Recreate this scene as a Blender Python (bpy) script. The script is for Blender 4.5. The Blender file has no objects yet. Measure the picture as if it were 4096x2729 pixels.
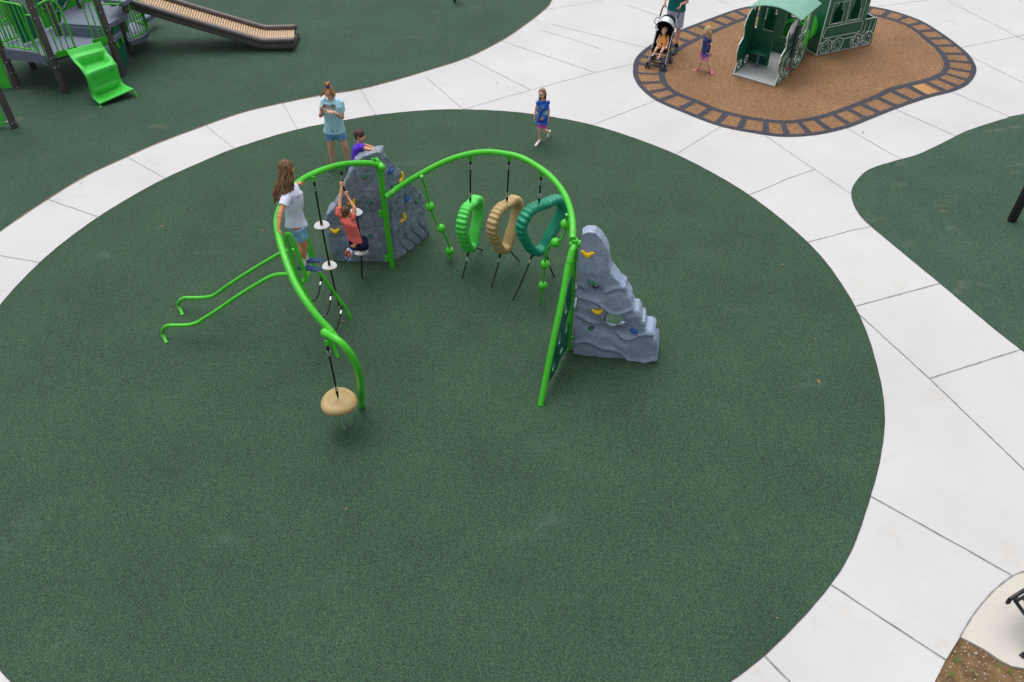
import bpy, math, random
import numpy as np
from mathutils import Vector, Matrix
from mathutils.bvhtree import BVHTree
random.seed(7); rng = np.random.default_rng(7)
S = bpy.context.scene
COL = S.collection
# ---------------------------------------------------------------- camera
PITCH = math.radians(43.4); FPX = 3280.0; CAMH = 8.0
cd = bpy.data.cameras.new("camera"); cam = bpy.data.objects.new("camera", cd); COL.objects.link(cam)
cam.location = (0, 0, CAMH); cam.rotation_euler = (math.pi/2 - PITCH, 0, 0)
cd.sensor_width = 36.0; cd.lens = 36.0*FPX/4096.0; cd.clip_start = 0.1; cd.clip_end = 2000
S.camera = cam
S.render.resolution_x = 1024; S.render.resolution_y = 682
# ---------------------------------------------------------------- sky: bright overcast
SUN_DIR = Vector((-0.10, 0.22, 0.95)).normalized()
w = bpy.data.worlds.new("World"); S.world = w; w.use_nodes = True
nt = w.node_tree; bg = nt.nodes["Background"]
sk = nt.nodes.new("ShaderNodeTexSky"); sk.sky_type = 'NISHITA'; sk.sun_disc = False
sk.sun_elevation = math.asin(SUN_DIR.z); sk.sun_rotation = math.atan2(SUN_DIR.x, SUN_DIR.y)
sk.air_density = 1.0; sk.dust_density = 6.0; sk.ozone_density = 1.0
hs = nt.nodes.new("ShaderNodeHueSaturation"); hs.inputs['Saturation'].default_value = 0.22
nt.links.new(sk.outputs[0], hs.inputs['Color']); nt.links.new(hs.outputs[0], bg.inputs[0])
bg.inputs[1].default_value = 0.15
sd = bpy.data.lights.new("sun", 'SUN'); sd.energy = 1.1; sd.angle = math.radians(66); sd.color = (1.0, 0.975, 0.95)
so = bpy.data.objects.new("sun", sd); COL.objects.link(so)
so.rotation_euler = SUN_DIR.to_track_quat('Z', 'Y').to_euler(); so.location = (0, 20, 30)
S.view_settings.view_transform = 'Standard'; S.view_settings.look = 'None'
S.view_settings.exposure = 0.10; S.view_settings.gamma = 1
# ---------------------------------------------------------------- survey helpers: photo measurements -> real positions
_c, _s = math.cos(PITCH), math.sin(PITCH)
def V3(*a): return np.array(a, float)
def ray(u, v):
    x = (u-2048)/FPX; y = -(v-1364.5)/FPX
    return V3(x, _c+y*_s, -_s+y*_c)
def G(u, v, h=0.0):                      # point at height h
    d = ray(u, v); t = (h-CAMH)/d[2]; return V3(d[0]*t, d[1]*t, h)
def PY(u, v, Y):                         # point in the vertical plane y = Y
    d = ray(u, v); t = Y/d[1]; return V3(0, 0, CAMH)+d*t
def PL(u, v, A, B, off=0.0):             # point in the vertical plane through A and B
    A = np.array(A, float); B = np.array(B, float)
    n = V3(B[1]-A[1], -(B[0]-A[0]), 0); n /= np.linalg.norm(n)
    d = ray(u, v); o = V3(0, 0, CAMH); t = ((A+n*off-o)@n)/(d@n); return o+d*t
def nrm(a): a = np.array(a, float); return a/max(np.linalg.norm(a), 1e-9)
# ---------------------------------------------------------------- colours and materials
EV = 1.12
def C(r, g, b, k=1.0):
    f = lambda x: ((x/255.0)/12.92 if x/255.0 <= .04045 else ((x/255.0+.055)/1.055)**2.4)*k/EV
    return (f(r), f(g), f(b), 1)
def mat(name, col, rough=.5, var=.08, scale=6, bump=0., bscale=80, metal=0., spec=.5, col2=None, lo=.35, hi=.65, streak=None, sss=0):
    m = bpy.data.materials.new(name); m.use_nodes = True; t = m.node_tree; b = t.nodes['Principled BSDF']
    b.inputs['Roughness'].default_value = rough; b.inputs['Metallic'].default_value = metal
    b.inputs['Specular IOR Level'].default_value = spec
    tc = t.nodes.new('ShaderNodeTexCoord'); mp = t.nodes.new('ShaderNodeMapping')
    t.links.new(tc.outputs['Object'], mp.inputs[0])
    if streak: mp.inputs['Scale'].default_value = streak
    n = t.nodes.new('ShaderNodeTexNoise'); n.inputs['Scale'].default_value = scale; n.inputs['Detail'].default_value = 6
    t.links.new(mp.outputs[0], n.inputs['Vector'])
    r = t.nodes.new('ShaderNodeValToRGB'); r.color_ramp.elements[0].position = lo; r.color_ramp.elements[1].position = hi
    c2 = col2 if col2 else tuple(min(1, x*(1+var)) for x in col[:3])+(1,)
    c1 = col if col2 else tuple(x*(1-var) for x in col[:3])+(1,)
    r.color_ramp.elements[0].color = c1; r.color_ramp.elements[1].color = c2
    t.links.new(n.outputs[0], r.inputs[0]); t.links.new(r.outputs[0], b.inputs['Base Color'])
    if bump:
        n2 = t.nodes.new('ShaderNodeTexNoise'); n2.inputs['Scale'].default_value = bscale; n2.inputs['Detail'].default_value = 4
        t.links.new(mp.outputs[0], n2.inputs['Vector'])
        bp = t.nodes.new('ShaderNodeBump'); bp.inputs['Strength'].default_value = bump; bp.inputs['Distance'].default_value = .01
        t.links.new(n2.outputs[0], bp.inputs['Height']); t.links.new(bp.outputs[0], b.inputs['Normal'])
    return m
def rubber(name, cols, scale=150., patch=(1, 1, 1), pv=.12, stain=None, gain=(1., 1., 1.)):
    # granulated rubber: coloured cells, broad tone drift, scuffs
    m = bpy.data.materials.new(name); m.use_nodes = True; t = m.node_tree; b = t.nodes['Principled BSDF']; L = t.links.new
    b.inputs['Roughness'].default_value = .82; b.inputs['Specular IOR Level'].default_value = .3
    tc = t.nodes.new('ShaderNodeTexCoord')
    vo = t.nodes.new('ShaderNodeTexVoronoi'); vo.inputs['Scale'].default_value = scale; L(tc.outputs['Object'], vo.inputs['Vector'])
    sp = t.nodes.new('ShaderNodeSeparateColor'); L(vo.outputs['Color'], sp.inputs[0])
    r = t.nodes.new('ShaderNodeValToRGB'); r.color_ramp.interpolation = 'CONSTANT'
    e = r.color_ramp.elements
    while len(e) < len(cols): e.new(.5)
    p = 0
    for i, (wt, cc) in enumerate(cols): e[i].position = p; e[i].color = tuple(x*g_ for x, g_ in zip(cc[:3], gain))+(1,); p += wt
    L(sp.outputs[0], r.inputs[0])
    v2 = t.nodes.new('ShaderNodeTexVoronoi'); v2.inputs['Scale'].default_value = scale*.36; L(tc.outputs['Object'], v2.inputs['Vector'])
    s2 = t.nodes.new('ShaderNodeSeparateColor'); L(v2.outputs['Color'], s2.inputs[0])
    m2 = t.nodes.new('ShaderNodeMapRange'); m2.inputs[3].default_value = .80; m2.inputs[4].default_value = 1.2; L(s2.outputs[1], m2.inputs[0])
    n = t.nodes.new('ShaderNodeTexNoise'); n.inputs['Scale'].default_value = .9; n.inputs['Detail'].default_value = 5; L(tc.outputs['Object'], n.inputs['Vector'])
    mr = t.nodes.new('ShaderNodeMapRange'); mr.inputs[1].default_value = .3; mr.inputs[2].default_value = .7
    mr.inputs[3].default_value = 1-pv; mr.inputs[4].default_value = 1+pv; L(n.outputs[0], mr.inputs[0])
    mm = t.nodes.new('ShaderNodeMath'); mm.operation = 'MULTIPLY'; L(mr.outputs[0], mm.inputs[0]); L(m2.outputs[0], mm.inputs[1])
    mx = t.nodes.new('ShaderNodeVectorMath'); mx.operation = 'SCALE'; L(r.outputs[0], mx.inputs[0]); L(mm.outputs[0], mx.inputs['Scale'])
    out = mx.outputs[0]
    if stain:
        n3 = t.nodes.new('ShaderNodeTexNoise'); n3.inputs['Scale'].default_value = stain[1]; n3.inputs['Detail'].default_value = 7; n3.inputs['Roughness'].default_value = .65
        mp = t.nodes.new('ShaderNodeMapping'); mp.inputs['Scale'].default_value = (1, 2.2, 1); mp.inputs['Rotation'].default_value = (0, 0, .5)
        L(tc.outputs['Object'], mp.inputs[0]); L(mp.outputs[0], n3.inputs['Vector'])
        r3 = t.nodes.new('ShaderNodeMapRange'); r3.inputs[1].default_value = stain[2]; r3.inputs[2].default_value = stain[2]+.12; r3.inputs[4].default_value = stain[3]; L(n3.outputs[0], r3.inputs[0])
        mi = t.nodes.new('ShaderNodeMixRGB'); L(r3.outputs[0], mi.inputs[0]); L(out, mi.inputs[1]); mi.inputs[2].default_value = stain[0]; out = mi.outputs[0]
    L(out, b.inputs['Base Color'])
    bp = t.nodes.new('ShaderNodeBump'); bp.inputs['Strength'].default_value = .5; bp.inputs['Distance'].default_value = .004
    L(vo.outputs['Distance'], bp.inputs['Height']); bp.invert = True; L(bp.outputs[0], b.inputs['Normal'])
    return m
# ---------------------------------------------------------------- objects: things, parts, labels
OFF = {}
def root_of(o):
    while o.parent: o = o.parent
    return o
def tag(o, label=None, cat=None, group=None, kind=None):
    if label: o['label'] = label
    if cat: o['category'] = cat
    if group: o['group'] = group
    if kind: o['kind'] = kind
    return o
def thing(name, label, cat, loc, group=None):
    o = bpy.data.objects.new(name, None); COL.objects.link(o); o.location = Vector(loc); o.empty_display_size = .1
    OFF[o.name] = np.array(loc, float); return tag(o, label, cat, group)
def mesh_obj(name, verts, faces, mats, parent=None, loc=None, smooth=True, mi=None):
    if parent is not None: off = OFF[root_of(parent).name]
    else: off = np.array(loc if loc is not None else (0, 0, 0), float)
    me = bpy.data.meshes.new(name)
    me.from_pydata([tuple(np.array(v, float)-off) for v in verts], [], [tuple(f) for f in faces]); me.update()
    if not isinstance(mats, (list, tuple)): mats = [mats]
    for m in mats: me.materials.append(m)
    if mi is not None: me.polygons.foreach_set('material_index', np.array(mi, np.int32))
    if smooth:
        me.polygons.foreach_set('use_smooth', np.ones(len(me.polygons), bool))
        try: me.set_sharp_from_angle(angle=math.radians(40))
        except Exception: pass
    o = bpy.data.objects.new(name, me); COL.objects.link(o)
    if parent is not None: o.parent = parent
    else: o.location = Vector(off); OFF[o.name] = off
    return o
class MB:
    def __init__(s): s.v = []; s.f = []; s.m = []
    def add(s, vs, fs, mi=0):
        b = len(s.v); s.v += [np.array(x, float) for x in vs]; s.f += [tuple(i+b for i in f) for f in fs]; s.m += [mi]*len(fs); return s
    def frame(s, X, Y, Z, c):
        return lambda p: c+X*p[0]+Y*p[1]+Z*p[2]
    def box(s, c, size, X=(1, 0, 0), Y=(0, 1, 0), Z=(0, 0, 1), mi=0, bev=0.0):
        X, Y, Z = map(nrm, (X, Y, Z)); hx, hy, hz = [q/2 for q in size]; c = np.array(c, float)
        if bev <= 0:
            vs = [c+X*a*hx+Y*b*hy+Z*d*hz for a in (-1, 1) for b in (-1, 1) for d in (-1, 1)]
            return s.add(vs, [(0, 1, 3, 2), (4, 6, 7, 5), (0, 4, 5, 1), (2, 3, 7, 6), (0, 2, 6, 4), (1, 5, 7, 3)], mi)
        b = min(bev, hx*.9, hy*.9, hz*.9); ring = []
        oct_ = [(-hx+b, -hy), (hx-b, -hy), (hx, -hy+b), (hx, hy-b), (hx-b, hy), (-hx+b, hy), (-hx, hy-b), (-hx, -hy+b)]
        lay = [(-hz, 1-b/max(hx, hy)), (-hz+b, 1), (hz-b, 1), (hz, 1-b/max(hx, hy))]
        vs = [c+X*x*k+Y*y*k+Z*z for z, k in lay for x, y in oct_]
        fs = [tuple(reversed(range(8))), tuple(range(24, 32))]
        for l in range(3):
            for i in range(8): fs.append((l*8+i, l*8+(i+1) % 8, l*8+8+(i+1) % 8, l*8+8+i))
        return s.add(vs, fs, mi)
    def tube(s, pts, r, n=12, caps=True, mi=0, closed=False, flat=None):
        pts = [np.array(p, float) for p in pts]; k = len(pts)
        rs = [r]*k if np.isscalar(r) else list(r)
        T = []
        for i in range(k):
            a = pts[(i-1) % k] if (closed or i > 0) else pts[i]; b = pts[(i+1) % k] if (closed or i < k-1) else pts[i]
            T.append(nrm(b-a))
        up = V3(0, 0, 1) if abs(T[0][2]) < .9 else V3(1, 0, 0)
        N = nrm(np.cross(T[0], up)); vs = []
        for i in range(k):
            N = nrm(N-T[i]*(N@T[i])); B = np.cross(T[i], N)
            for j in range(n):
                a = 2*math.pi*j/n; vs.append(pts[i]+(N*math.cos(a)+B*math.sin(a)*(flat or 1))*rs[i])
        fs = []
        for i in range(k if closed else k-1):
            for j in range(n):
                p = i*n; q = ((i+1) % k)*n; fs.append((p+j, p+(j+1) % n, q+(j+1) % n, q+j))
        if caps and not closed: fs.append(tuple(reversed(range(n)))); fs.append(tuple(range((k-1)*n, k*n)))
        return s.add(vs, fs, mi)
    def ell(s, c, rad, X=(1, 0, 0), Y=(0, 1, 0), Z=(0, 0, 1), n=16, m=10, mi=0):
        X, Y, Z = map(nrm, (X, Y, Z)); c = np.array(c, float)
        if np.isscalar(rad): rad = (rad,)*3
        vs = [c-Z*rad[2]]
        for i in range(1, m):
            t = -math.pi/2+math.pi*i/m
            for j in range(n):
                a = 2*math.pi*j/n; vs.append(c+X*rad[0]*math.cos(t)*math.cos(a)+Y*rad[1]*math.cos(t)*math.sin(a)+Z*rad[2]*math.sin(t))
        vs.append(c+Z*rad[2]); fs = []; last = len(vs)-1
        for j in range(n):
            fs.append((0, 1+(j+1) % n, 1+j)); fs.append((last, last-n+j, last-n+(j+1) % n))
        for i in range(m-2):
            for j in range(n): p = 1+i*n; fs.append((p+j, p+(j+1) % n, p+n+(j+1) % n, p+n+j))
        return s.add(vs, fs, mi)
    def cap(s, a, b, ra, rb=None, n=12, mi=0):          # capsule with taper
        rb = ra if rb is None else rb; a = np.array(a, float); b = np.array(b, float); d = nrm(b-a)
        pts = []; rs = []
        for t in (-1, -.85, -.5): pts.append(a+d*t*ra); rs.append(ra*math.sqrt(max(0, 1-t*t))+1e-4)
        pts.append(a); rs.append(ra); pts.append(b); rs.append(rb)
        for t in (.5, .85, 1): pts.append(b+d*t*rb); rs.append(rb*math.sqrt(max(0, 1-t*t))+1e-4)
        return s.tube(pts, rs, n, True, mi)
    def loft(s, rings, n=20, mi=0):                     # rings: (centre, half width, half depth, X, Y)
        vs = []; k = len(rings)
        for c, a, b, X, Y in rings:
            X = nrm(X); Y = nrm(Y)
            for j in range(n):
                t = 2*math.pi*j/n; ca, sa = math.cos(t), math.sin(t); e = .8
                vs.append(np.array(c, float)+X*a*math.copysign(abs(ca)**e, ca)+Y*b*math.copysign(abs(sa)**e, sa))
        fs = [tuple(reversed(range(n))), tuple(range((k-1)*n, k*n))]
        for i in range(k-1):
            for j in range(n): fs.append((i*n+j, i*n+(j+1) % n, (i+1)*n+(j+1) % n, (i+1)*n+j))
        return s.add(vs, fs, mi)
    def build(s, name, mats, parent=None, loc=None, smooth=True):
        return mesh_obj(name, s.v, s.f, mats, parent, loc, smooth, s.m)
    def fuse(s, name, mats, parent=None, loc=None, voxel=.006, smooth=6, disp=None, paint=None, factor=.5):
        """one continuous skin over all the shapes added so far"""
        me = bpy.data.meshes.new('tmp'); me.from_pydata([tuple(v) for v in s.v], [], s.f); me.update()
        o = bpy.data.objects.new('tmp', me); COL.objects.link(o)
        r = o.modifiers.new('r', 'REMESH'); r.mode = 'VOXEL'; r.voxel_size = voxel; r.adaptivity = 0
        if smooth: q = o.modifiers.new('s', 'SMOOTH'); q.iterations = smooth; q.factor = factor
        dg = bpy.context.evaluated_depsgraph_get(); ev = o.evaluated_get(dg); em = ev.to_mesh()
        nv = len(em.vertices); co = np.empty(nv*3); em.vertices.foreach_get('co', co); co = co.reshape(-1, 3)
        no = np.empty(nv*3); em.vertices.foreach_get('normal', no); no = no.reshape(-1, 3)
        fs = [tuple(p.vertices) for p in em.polygons]
        ev.to_mesh_clear(); bpy.data.objects.remove(o); bpy.data.meshes.remove(me)
        if disp is not None: co = disp(co, no)
        mi = None
        if paint is not None:
            A = np.array([f[:4] if len(f) >= 4 else tuple(f)+(f[0],) for f in fs]); cen = co[A].mean(axis=1)
            mi = paint(cen)
        if parent is not None: off = OFF[root_of(parent).name]
        else: off = np.array(loc if loc is not None else (0, 0, 0), float)
        m2 = bpy.data.meshes.new(name); m2.from_pydata((co-off).tolist(), [], fs); m2.update()
        if not isinstance(mats, (list, tuple)): mats = [mats]
        for m in mats: m2.materials.append(m)
        if mi is not None: m2.polygons.foreach_set('material_index', np.array(mi, np.int32))
        m2.polygons.foreach_set('use_smooth', np.ones(len(m2.polygons), bool))
        ob = bpy.data.objects.new(name, m2); COL.objects.link(ob)
        if parent is not None: ob.parent = parent
        else: ob.location = Vector(off); OFF[ob.name] = off
        return ob
def spline(pts, n=8, closed=False):                     # Catmull-Rom through points
    P = [np.array(p, float) for p in pts]; k = len(P); out = []
    for i in range(k if closed else k-1):
        g = (lambda j: P[j % k]) if closed else (lambda j: P[min(max(j, 0), k-1)])
        a, b, c, d = g(i-1), g(i), g(i+1), g(i+2)
        for j in range(n):
            t = j/n; out.append(.5*((2*b)+(c-a)*t+(2*a-5*b+4*c-d)*t*t+(3*b-a-3*c+d)*t**3))
    if not closed: out.append(P[-1])
    return out
def plate(name, outline, holes, O, X, Z, thick, mats, parent=None, loc=None, sides=None):
    """flat plate from a 2D outline with real cut-outs; O origin, X and Z the plate's axes"""
    cu = bpy.data.curves.new('c', 'CURVE'); cu.dimensions = '2D'; cu.fill_mode = 'BOTH'; cu.extrude = thick/2
    for pl in [outline]+list(holes):
        sp = cu.splines.new('POLY'); sp.points.add(len(pl)-1); sp.use_cyclic_u = True
        for i, p in enumerate(pl): sp.points[i].co = (p[0], p[1], 0, 1)
    o = bpy.data.objects.new('c', cu); COL.objects.link(o)
    me = bpy.data.meshes.new_from_object(o.evaluated_get(bpy.context.evaluated_depsgraph_get()))
    vs = [np.array(v.co) for v in me.vertices]; fs = [tuple(p.vertices) for p in me.polygons]; nz = [abs(p.normal.z) for p in me.polygons]
    bpy.data.objects.remove(o); bpy.data.curves.remove(cu); bpy.data.meshes.remove(me)
    X = nrm(X); Z = nrm(Z); N = np.cross(X, Z); O = np.array(O, float)
    wv = [O+X*v[0]+Z*v[1]+N*v[2] for v in vs]
    mi = [0 if q > .5 else 1 for q in nz] if sides is not None else None
    return mesh_obj(name, wv, fs, [mats, sides] if sides is not None else mats, parent, loc, False, mi)
def repeat(name, m, parent, pts, builder, mats=None):
    """one small part at each point: built once, then copied"""
    b = MB(); builder(b, np.array(pts[0], float)); o = b.build(name, m, parent); out = [o]
    for p in pts[1:]:
        c = o.copy(); COL.objects.link(c); c.parent = parent; c.location = Vector(np.array(p, float)-np.array(pts[0], float)); out.append(c)
    return out
def studs(name, m, parent, pts, r=.01): return repeat(name, m, parent, pts, lambda b, p: b.ell(p, r if not np.isscalar(r) else (r, r, r), n=8, m=6))
def sheet(name, pts, z, m, holes=()):                   # ground sheet with an outline in plan
    o = plate(name, [(p[0], p[1]) for p in pts], [[(q[0], q[1]) for q in h] for h in holes], (0, 0, z), (1, 0, 0), (0, 1, 0), 0, m)
    o['kind'] = 'structure'; return o
# ================================================================ materials
DK = C(40, 62, 54); MG = C(70, 108, 82); LG = C(92, 124, 96); BG = C(58, 84, 82)
M_rub = rubber('green_rubber', [(.36, C(42, 60, 49)), (.22, C(55, 92, 62)), (.20, C(72, 106, 79)), (.12, C(60, 84, 80)), (.10, C(96, 124, 90))], 185, stain=(C(100, 118, 106), .8, .60, .20), gain=(.69, .74, .70))
M_rub2 = rubber('worn_green_rubber', [(.34, C(48, 70, 62)), (.22, C(60, 94, 74)), (.20, C(76, 108, 92)), (.12, C(66, 90, 90)), (.12, C(96, 124, 104))], 150, stain=(C(112, 114, 98), .9, .60, .35), gain=(.60, .67, .61))
M_rub3 = rubber('scuffed_green_rubber', [(.34, C(48, 70, 62)), (.22, C(60, 94, 74)), (.20, C(76, 108, 90)), (.12, C(66, 90, 86)), (.12, C(96, 124, 104))], 150, stain=(C(122, 118, 102), 1.1, .57, .42), gain=(.66, .74, .67))
M_brown = rubber('brown_rubber', [(.3, C(98, 72, 50)), (.3, C(144, 108, 76)), (.25, C(172, 132, 92)), (.15, C(122, 92, 76))], 130, stain=(C(150, 130, 110), .8, .6, .3))
M_tan = rubber('light_brown_rubber', [(.5, C(176, 128, 78)), (.5, C(200, 154, 100))], 130)
M_black = rubber('charcoal_rubber', [(.5, C(54, 56, 66)), (.3, C(66, 68, 78)), (.2, C(78, 80, 88))], 130, stain=(C(120, 118, 118), 1.0, .62, .35))
def concrete(name, base, warm, streak_rot):
    m = bpy.data.materials.new(name); m.use_nodes = True; t = m.node_tree; b = t.nodes['Principled BSDF']; L = t.links.new
    b.inputs['Roughness'].default_value = .9; b.inputs['Specular IOR Level'].default_value = .25
    tc = t.nodes.new('ShaderNodeTexCoord')
    def noise(sc, det, vec=None, rough=.6):
        n = t.nodes.new('ShaderNodeTexNoise'); n.inputs['Scale'].default_value = sc; n.inputs['Detail'].default_value = det; n.inputs['Roughness'].default_value = rough
        L(vec or tc.outputs['Object'], n.inputs['Vector']); return n.outputs[0]
    def rng_(src, a, b_, c, d):
        r = t.nodes.new('ShaderNodeMapRange'); r.inputs[1].default_value = a; r.inputs[2].default_value = b_; r.inputs[3].default_value = c; r.inputs[4].default_value = d; L(src, r.inputs[0]); return r.outputs[0]
    mp = t.nodes.new('ShaderNodeMapping'); mp.inputs['Scale'].default_value = (3, 90, 1); mp.inputs['Rotation'].default_value = (0, 0, streak_rot); L(tc.outputs['Object'], mp.inputs[0])
    s1 = rng_(noise(1, 4, mp.outputs[0]), .3, .7, .955, 1.03)
    s2 = rng_(noise(.45, 3), .3, .7, .925, 1.045)
    s3 = rng_(noise(60, 3), .3, .7, .965, 1.03)
    a1 = t.nodes.new('ShaderNodeMath'); a1.operation = 'MULTIPLY'; L(s1, a1.inputs[0]); L(s2, a1.inputs[1])
    a2 = t.nodes.new('ShaderNodeMath'); a2.operation = 'MULTIPLY'; L(a1.outputs[0], a2.inputs[0]); L(s3, a2.inputs[1])
    sc = t.nodes.new('ShaderNodeVectorMath'); sc.operation = 'SCALE'; sc.inputs[0].default_value = base[:3]; L(a2.outputs[0], sc.inputs['Scale'])
    st = rng_(noise(1.3, 8, None, .72), .58, .74, 0, .6)
    mi = t.nodes.new('ShaderNodeMixRGB'); L(st, mi.inputs[0]); L(sc.outputs[0], mi.inputs[1]); mi.inputs[2].default_value = warm
    st2 = rng_(noise(9, 5, None, .7), .70, .76, 0, .45)
    m2 = t.nodes.new('ShaderNodeMixRGB'); L(st2, m2.inputs[0]); L(mi.outputs[0], m2.inputs[1]); m2.inputs[2].default_value = C(150, 140, 128)
    L(m2.outputs[0], b.inputs['Base Color'])
    bp = t.nodes.new('ShaderNodeBump'); bp.inputs['Strength'].default_value = .25; bp.inputs['Distance'].default_value = .004; L(noise(1, 4, mp.outputs[0]), bp.inputs['Height']); L(bp.outputs[0], b.inputs['Normal'])
    return m
M_conc = concrete('broomed_concrete', C(201, 201, 202), C(188, 180, 162), .9)
M_pad = concrete('warm_concrete', C(204, 199, 191), C(186, 174, 158), -.6)
M_joint = mat('joint_filler', C(138, 137, 140), .9, .25, 12)
M_edge = mat('pavement_edge_soil', C(150, 110, 86), .95, .3, 30)
M_dirt = mat('bare_soil', C(92, 72, 46), .95, col2=C(126, 100, 66), scale=9, bump=1, bscale=40)
M_grassland = mat('lawn', C(84, 110, 58), .95, .3, 3)
M_green = mat('lime_powder_coat', C(72, 198, 46), .33, .05, 3, spec=.5)
M_green2 = mat('lime_plastic', C(72, 204, 62), .42, .05, 3, bump=.05, bscale=200)
M_greenD = mat('light_green_plastic', C(78, 214, 84), .42, .05, 3, bump=.06, bscale=250)
M_teal = mat('teal_plastic', C(8, 140, 108), .42, .06, 4, bump=.06, bscale=250)
M_tealp = mat('dark_teal_panel', C(8, 98, 78), .4, .08, 4)
M_tanp = mat('tan_plastic', C(186, 160, 110), .5, .05, 4, bump=.06, bscale=250)
M_dkgreen = mat('dark_green_board', C(26, 108, 80), .34, .1, 5)
M_roofg = mat('sage_roof_board', C(122, 172, 154), .45, .07, 4)
M_white = mat('white_board_core', C(232, 236, 236), .5, .04, 5)
M_disc = mat('white_nylon_disc', C(202, 200, 202), .5, .05, 10)
M_rope = mat('black_rope', C(26, 26, 30), .85, .3, 200, bump=.5, bscale=300)
M_steel = mat('bright_steel', C(200, 202, 206), .3, .08, 20, metal=.85)
M_blackp = mat('black_plastic', C(28, 28, 32), .5, .1, 10)
M_brownpost = mat('dark_brown_post', C(90, 82, 82), .30, .14, 14, bump=.1, bscale=120)
M_blackpost = mat('black_post', C(34, 34, 36), .5, .14, 14)
M_deck = mat('blue_grey_deck', C(112, 122, 142), .65, .1, 60, bump=.5, bscale=90)
M_roller = mat('tan_roller', C(206, 178, 148), .45, .08, 20)
M_yel = mat('yellow_hold', C(248, 200, 10), .42, .06, 20, bump=.15, bscale=120)
M_blu = mat('blue_hold', C(20, 92, 176), .42, .08, 20, bump=.15, bscale=120)
M_grn = mat('green_hold', C(10, 112, 72), .42, .08, 20, bump=.15, bscale=120)
M_tray = mat('grey_tray', C(204, 206, 208), .7, .06, 40)
M_red = mat('red_handle', C(200, 30, 50), .4, .05, 10)
M_leaf = mat('dry_leaf', C(158, 124, 84), .8, .3, 60)
M_stone = mat('pebbles', C(196, 190, 184), .9, .2, 10)
M_tuft = mat('grass_blades', C(112, 140, 66), .8, .3, 10)
def rockmat(name, a, b_, c):
    m = bpy.data.materials.new(name); m.use_nodes = True; t = m.node_tree; p = t.nodes['Principled BSDF']; L = t.links.new
    p.inputs['Roughness'].default_value = .62; p.inputs['Specular IOR Level'].default_value = .4
    tc = t.nodes.new('ShaderNodeTexCoord')
    mp = t.nodes.new('ShaderNodeMapping'); mp.inputs['Scale'].default_value = (1, 1, 2.6); mp.inputs['Rotation'].default_value = (.2, .5, .3); L(tc.outputs['Object'], mp.inputs[0])
    n = t.nodes.new('ShaderNodeTexNoise'); n.inputs['Scale'].default_value = 26; n.inputs['Detail'].default_value = 9; n.inputs['Roughness'].default_value = .72; L(mp.outputs[0], n.inputs['Vector'])
    r = t.nodes.new('ShaderNodeValToRGB'); e = r.color_ramp.elements; e[0].position = .36; e[0].color = a; e[1].position = .66; e[1].color = c; e2 = e.new(.5); e2.color = b_
    L(n.outputs[0], r.inputs[0])
    n2 = t.nodes.new('ShaderNodeTexNoise'); n2.inputs['Scale'].default_value = 4; n2.inputs['Detail'].default_value = 4; L(tc.outputs['Object'], n2.inputs['Vector'])
    mr = t.nodes.new('ShaderNodeMapRange'); mr.inputs[1].default_value = .3; mr.inputs[2].default_value = .7; mr.inputs[3].default_value = .9; mr.inputs[4].default_value = 1.1; L(n2.outputs[0], mr.inputs[0])
    sc = t.nodes.new('ShaderNodeVectorMath'); sc.operation = 'SCALE'; L(r.outputs[0], sc.inputs[0]); L(mr.outputs[0], sc.inputs['Scale']); L(sc.outputs[0], p.inputs['Base Color'])
    bp = t.nodes.new('ShaderNodeBump'); bp.inputs['Strength'].default_value = .55; bp.inputs['Distance'].default_value = .012; L(n.outputs[0], bp.inputs['Height']); L(bp.outputs[0], p.inputs['Normal'])
    return m
M_rockA = rockmat('mottled_grey_rock', C(100, 112, 132), C(132, 144, 164), C(172, 182, 198))
M_rockB = rockmat('blue_grey_rock', C(130, 146, 172), C(150, 166, 192), C(174, 188, 212))
# ================================================================ ground
def ring(cx, cy, r, n): return [(cx+r*math.cos(2*math.pi*i/n), cy+r*math.sin(2*math.pi*i/n)) for i in range(n)]
sheet('ground', ring(0, 0, 500, 64), -.16, M_grassland)
dirt_line = [G(*p) for p in [(3840, 2548), (3782, 2642), (3738, 2729)]]
dd = nrm(dirt_line[2]-dirt_line[1])
pv = [(-40, -10), (-40, 60), (40, 60), (40, 8), (9, 5.2)]
pad_arc = [G(*p) for p in [(4096, 2287), (4052, 2304), (4013, 2331), (3965, 2373), (3904, 2445), (3870, 2496), (3840, 2548)]]
pv += [(6.5, 4.75)]+[(p[0], p[1]) for p in pad_arc]+[(dirt_line[1][0], dirt_line[1][1]), (dirt_line[2][0], dirt_line[2][1]), (dirt_line[2][0]+dd[0]*1.5, dirt_line[2][1]+dd[1]*1.5), (3.0, -10)]
pav = plate('pavement', pv, [], (0, 0, -.05), (1, 0, 0), (0, 1, 0), .10, M_conc); pav['kind'] = 'structure'
for p in ('pavement',): pass
sheet('soil', [(3.4, -9), (3.9, 2.9), (4.2, 4.4), (9, 5.3), (30, 7), (30, -9)], -.03, M_dirt)
pb = [G(*p) for p in [(3840, 2548), (3884, 2570), (3935, 2597), (4006, 2645), (4047, 2665), (4096, 2674)]]
padpts = [(p[0], p[1]) for p in pad_arc]+[(p[0], p[1]) for p in pb[1:]]+[(6.3, 3.7), (7.2, 4.2), (6.5, 4.72)]
pp = plate('bench_pad', padpts, [], (0, 0, -.045), (1, 0, 0), (0, 1, 0), .10, M_pad); pp['kind'] = 'structure'
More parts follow.
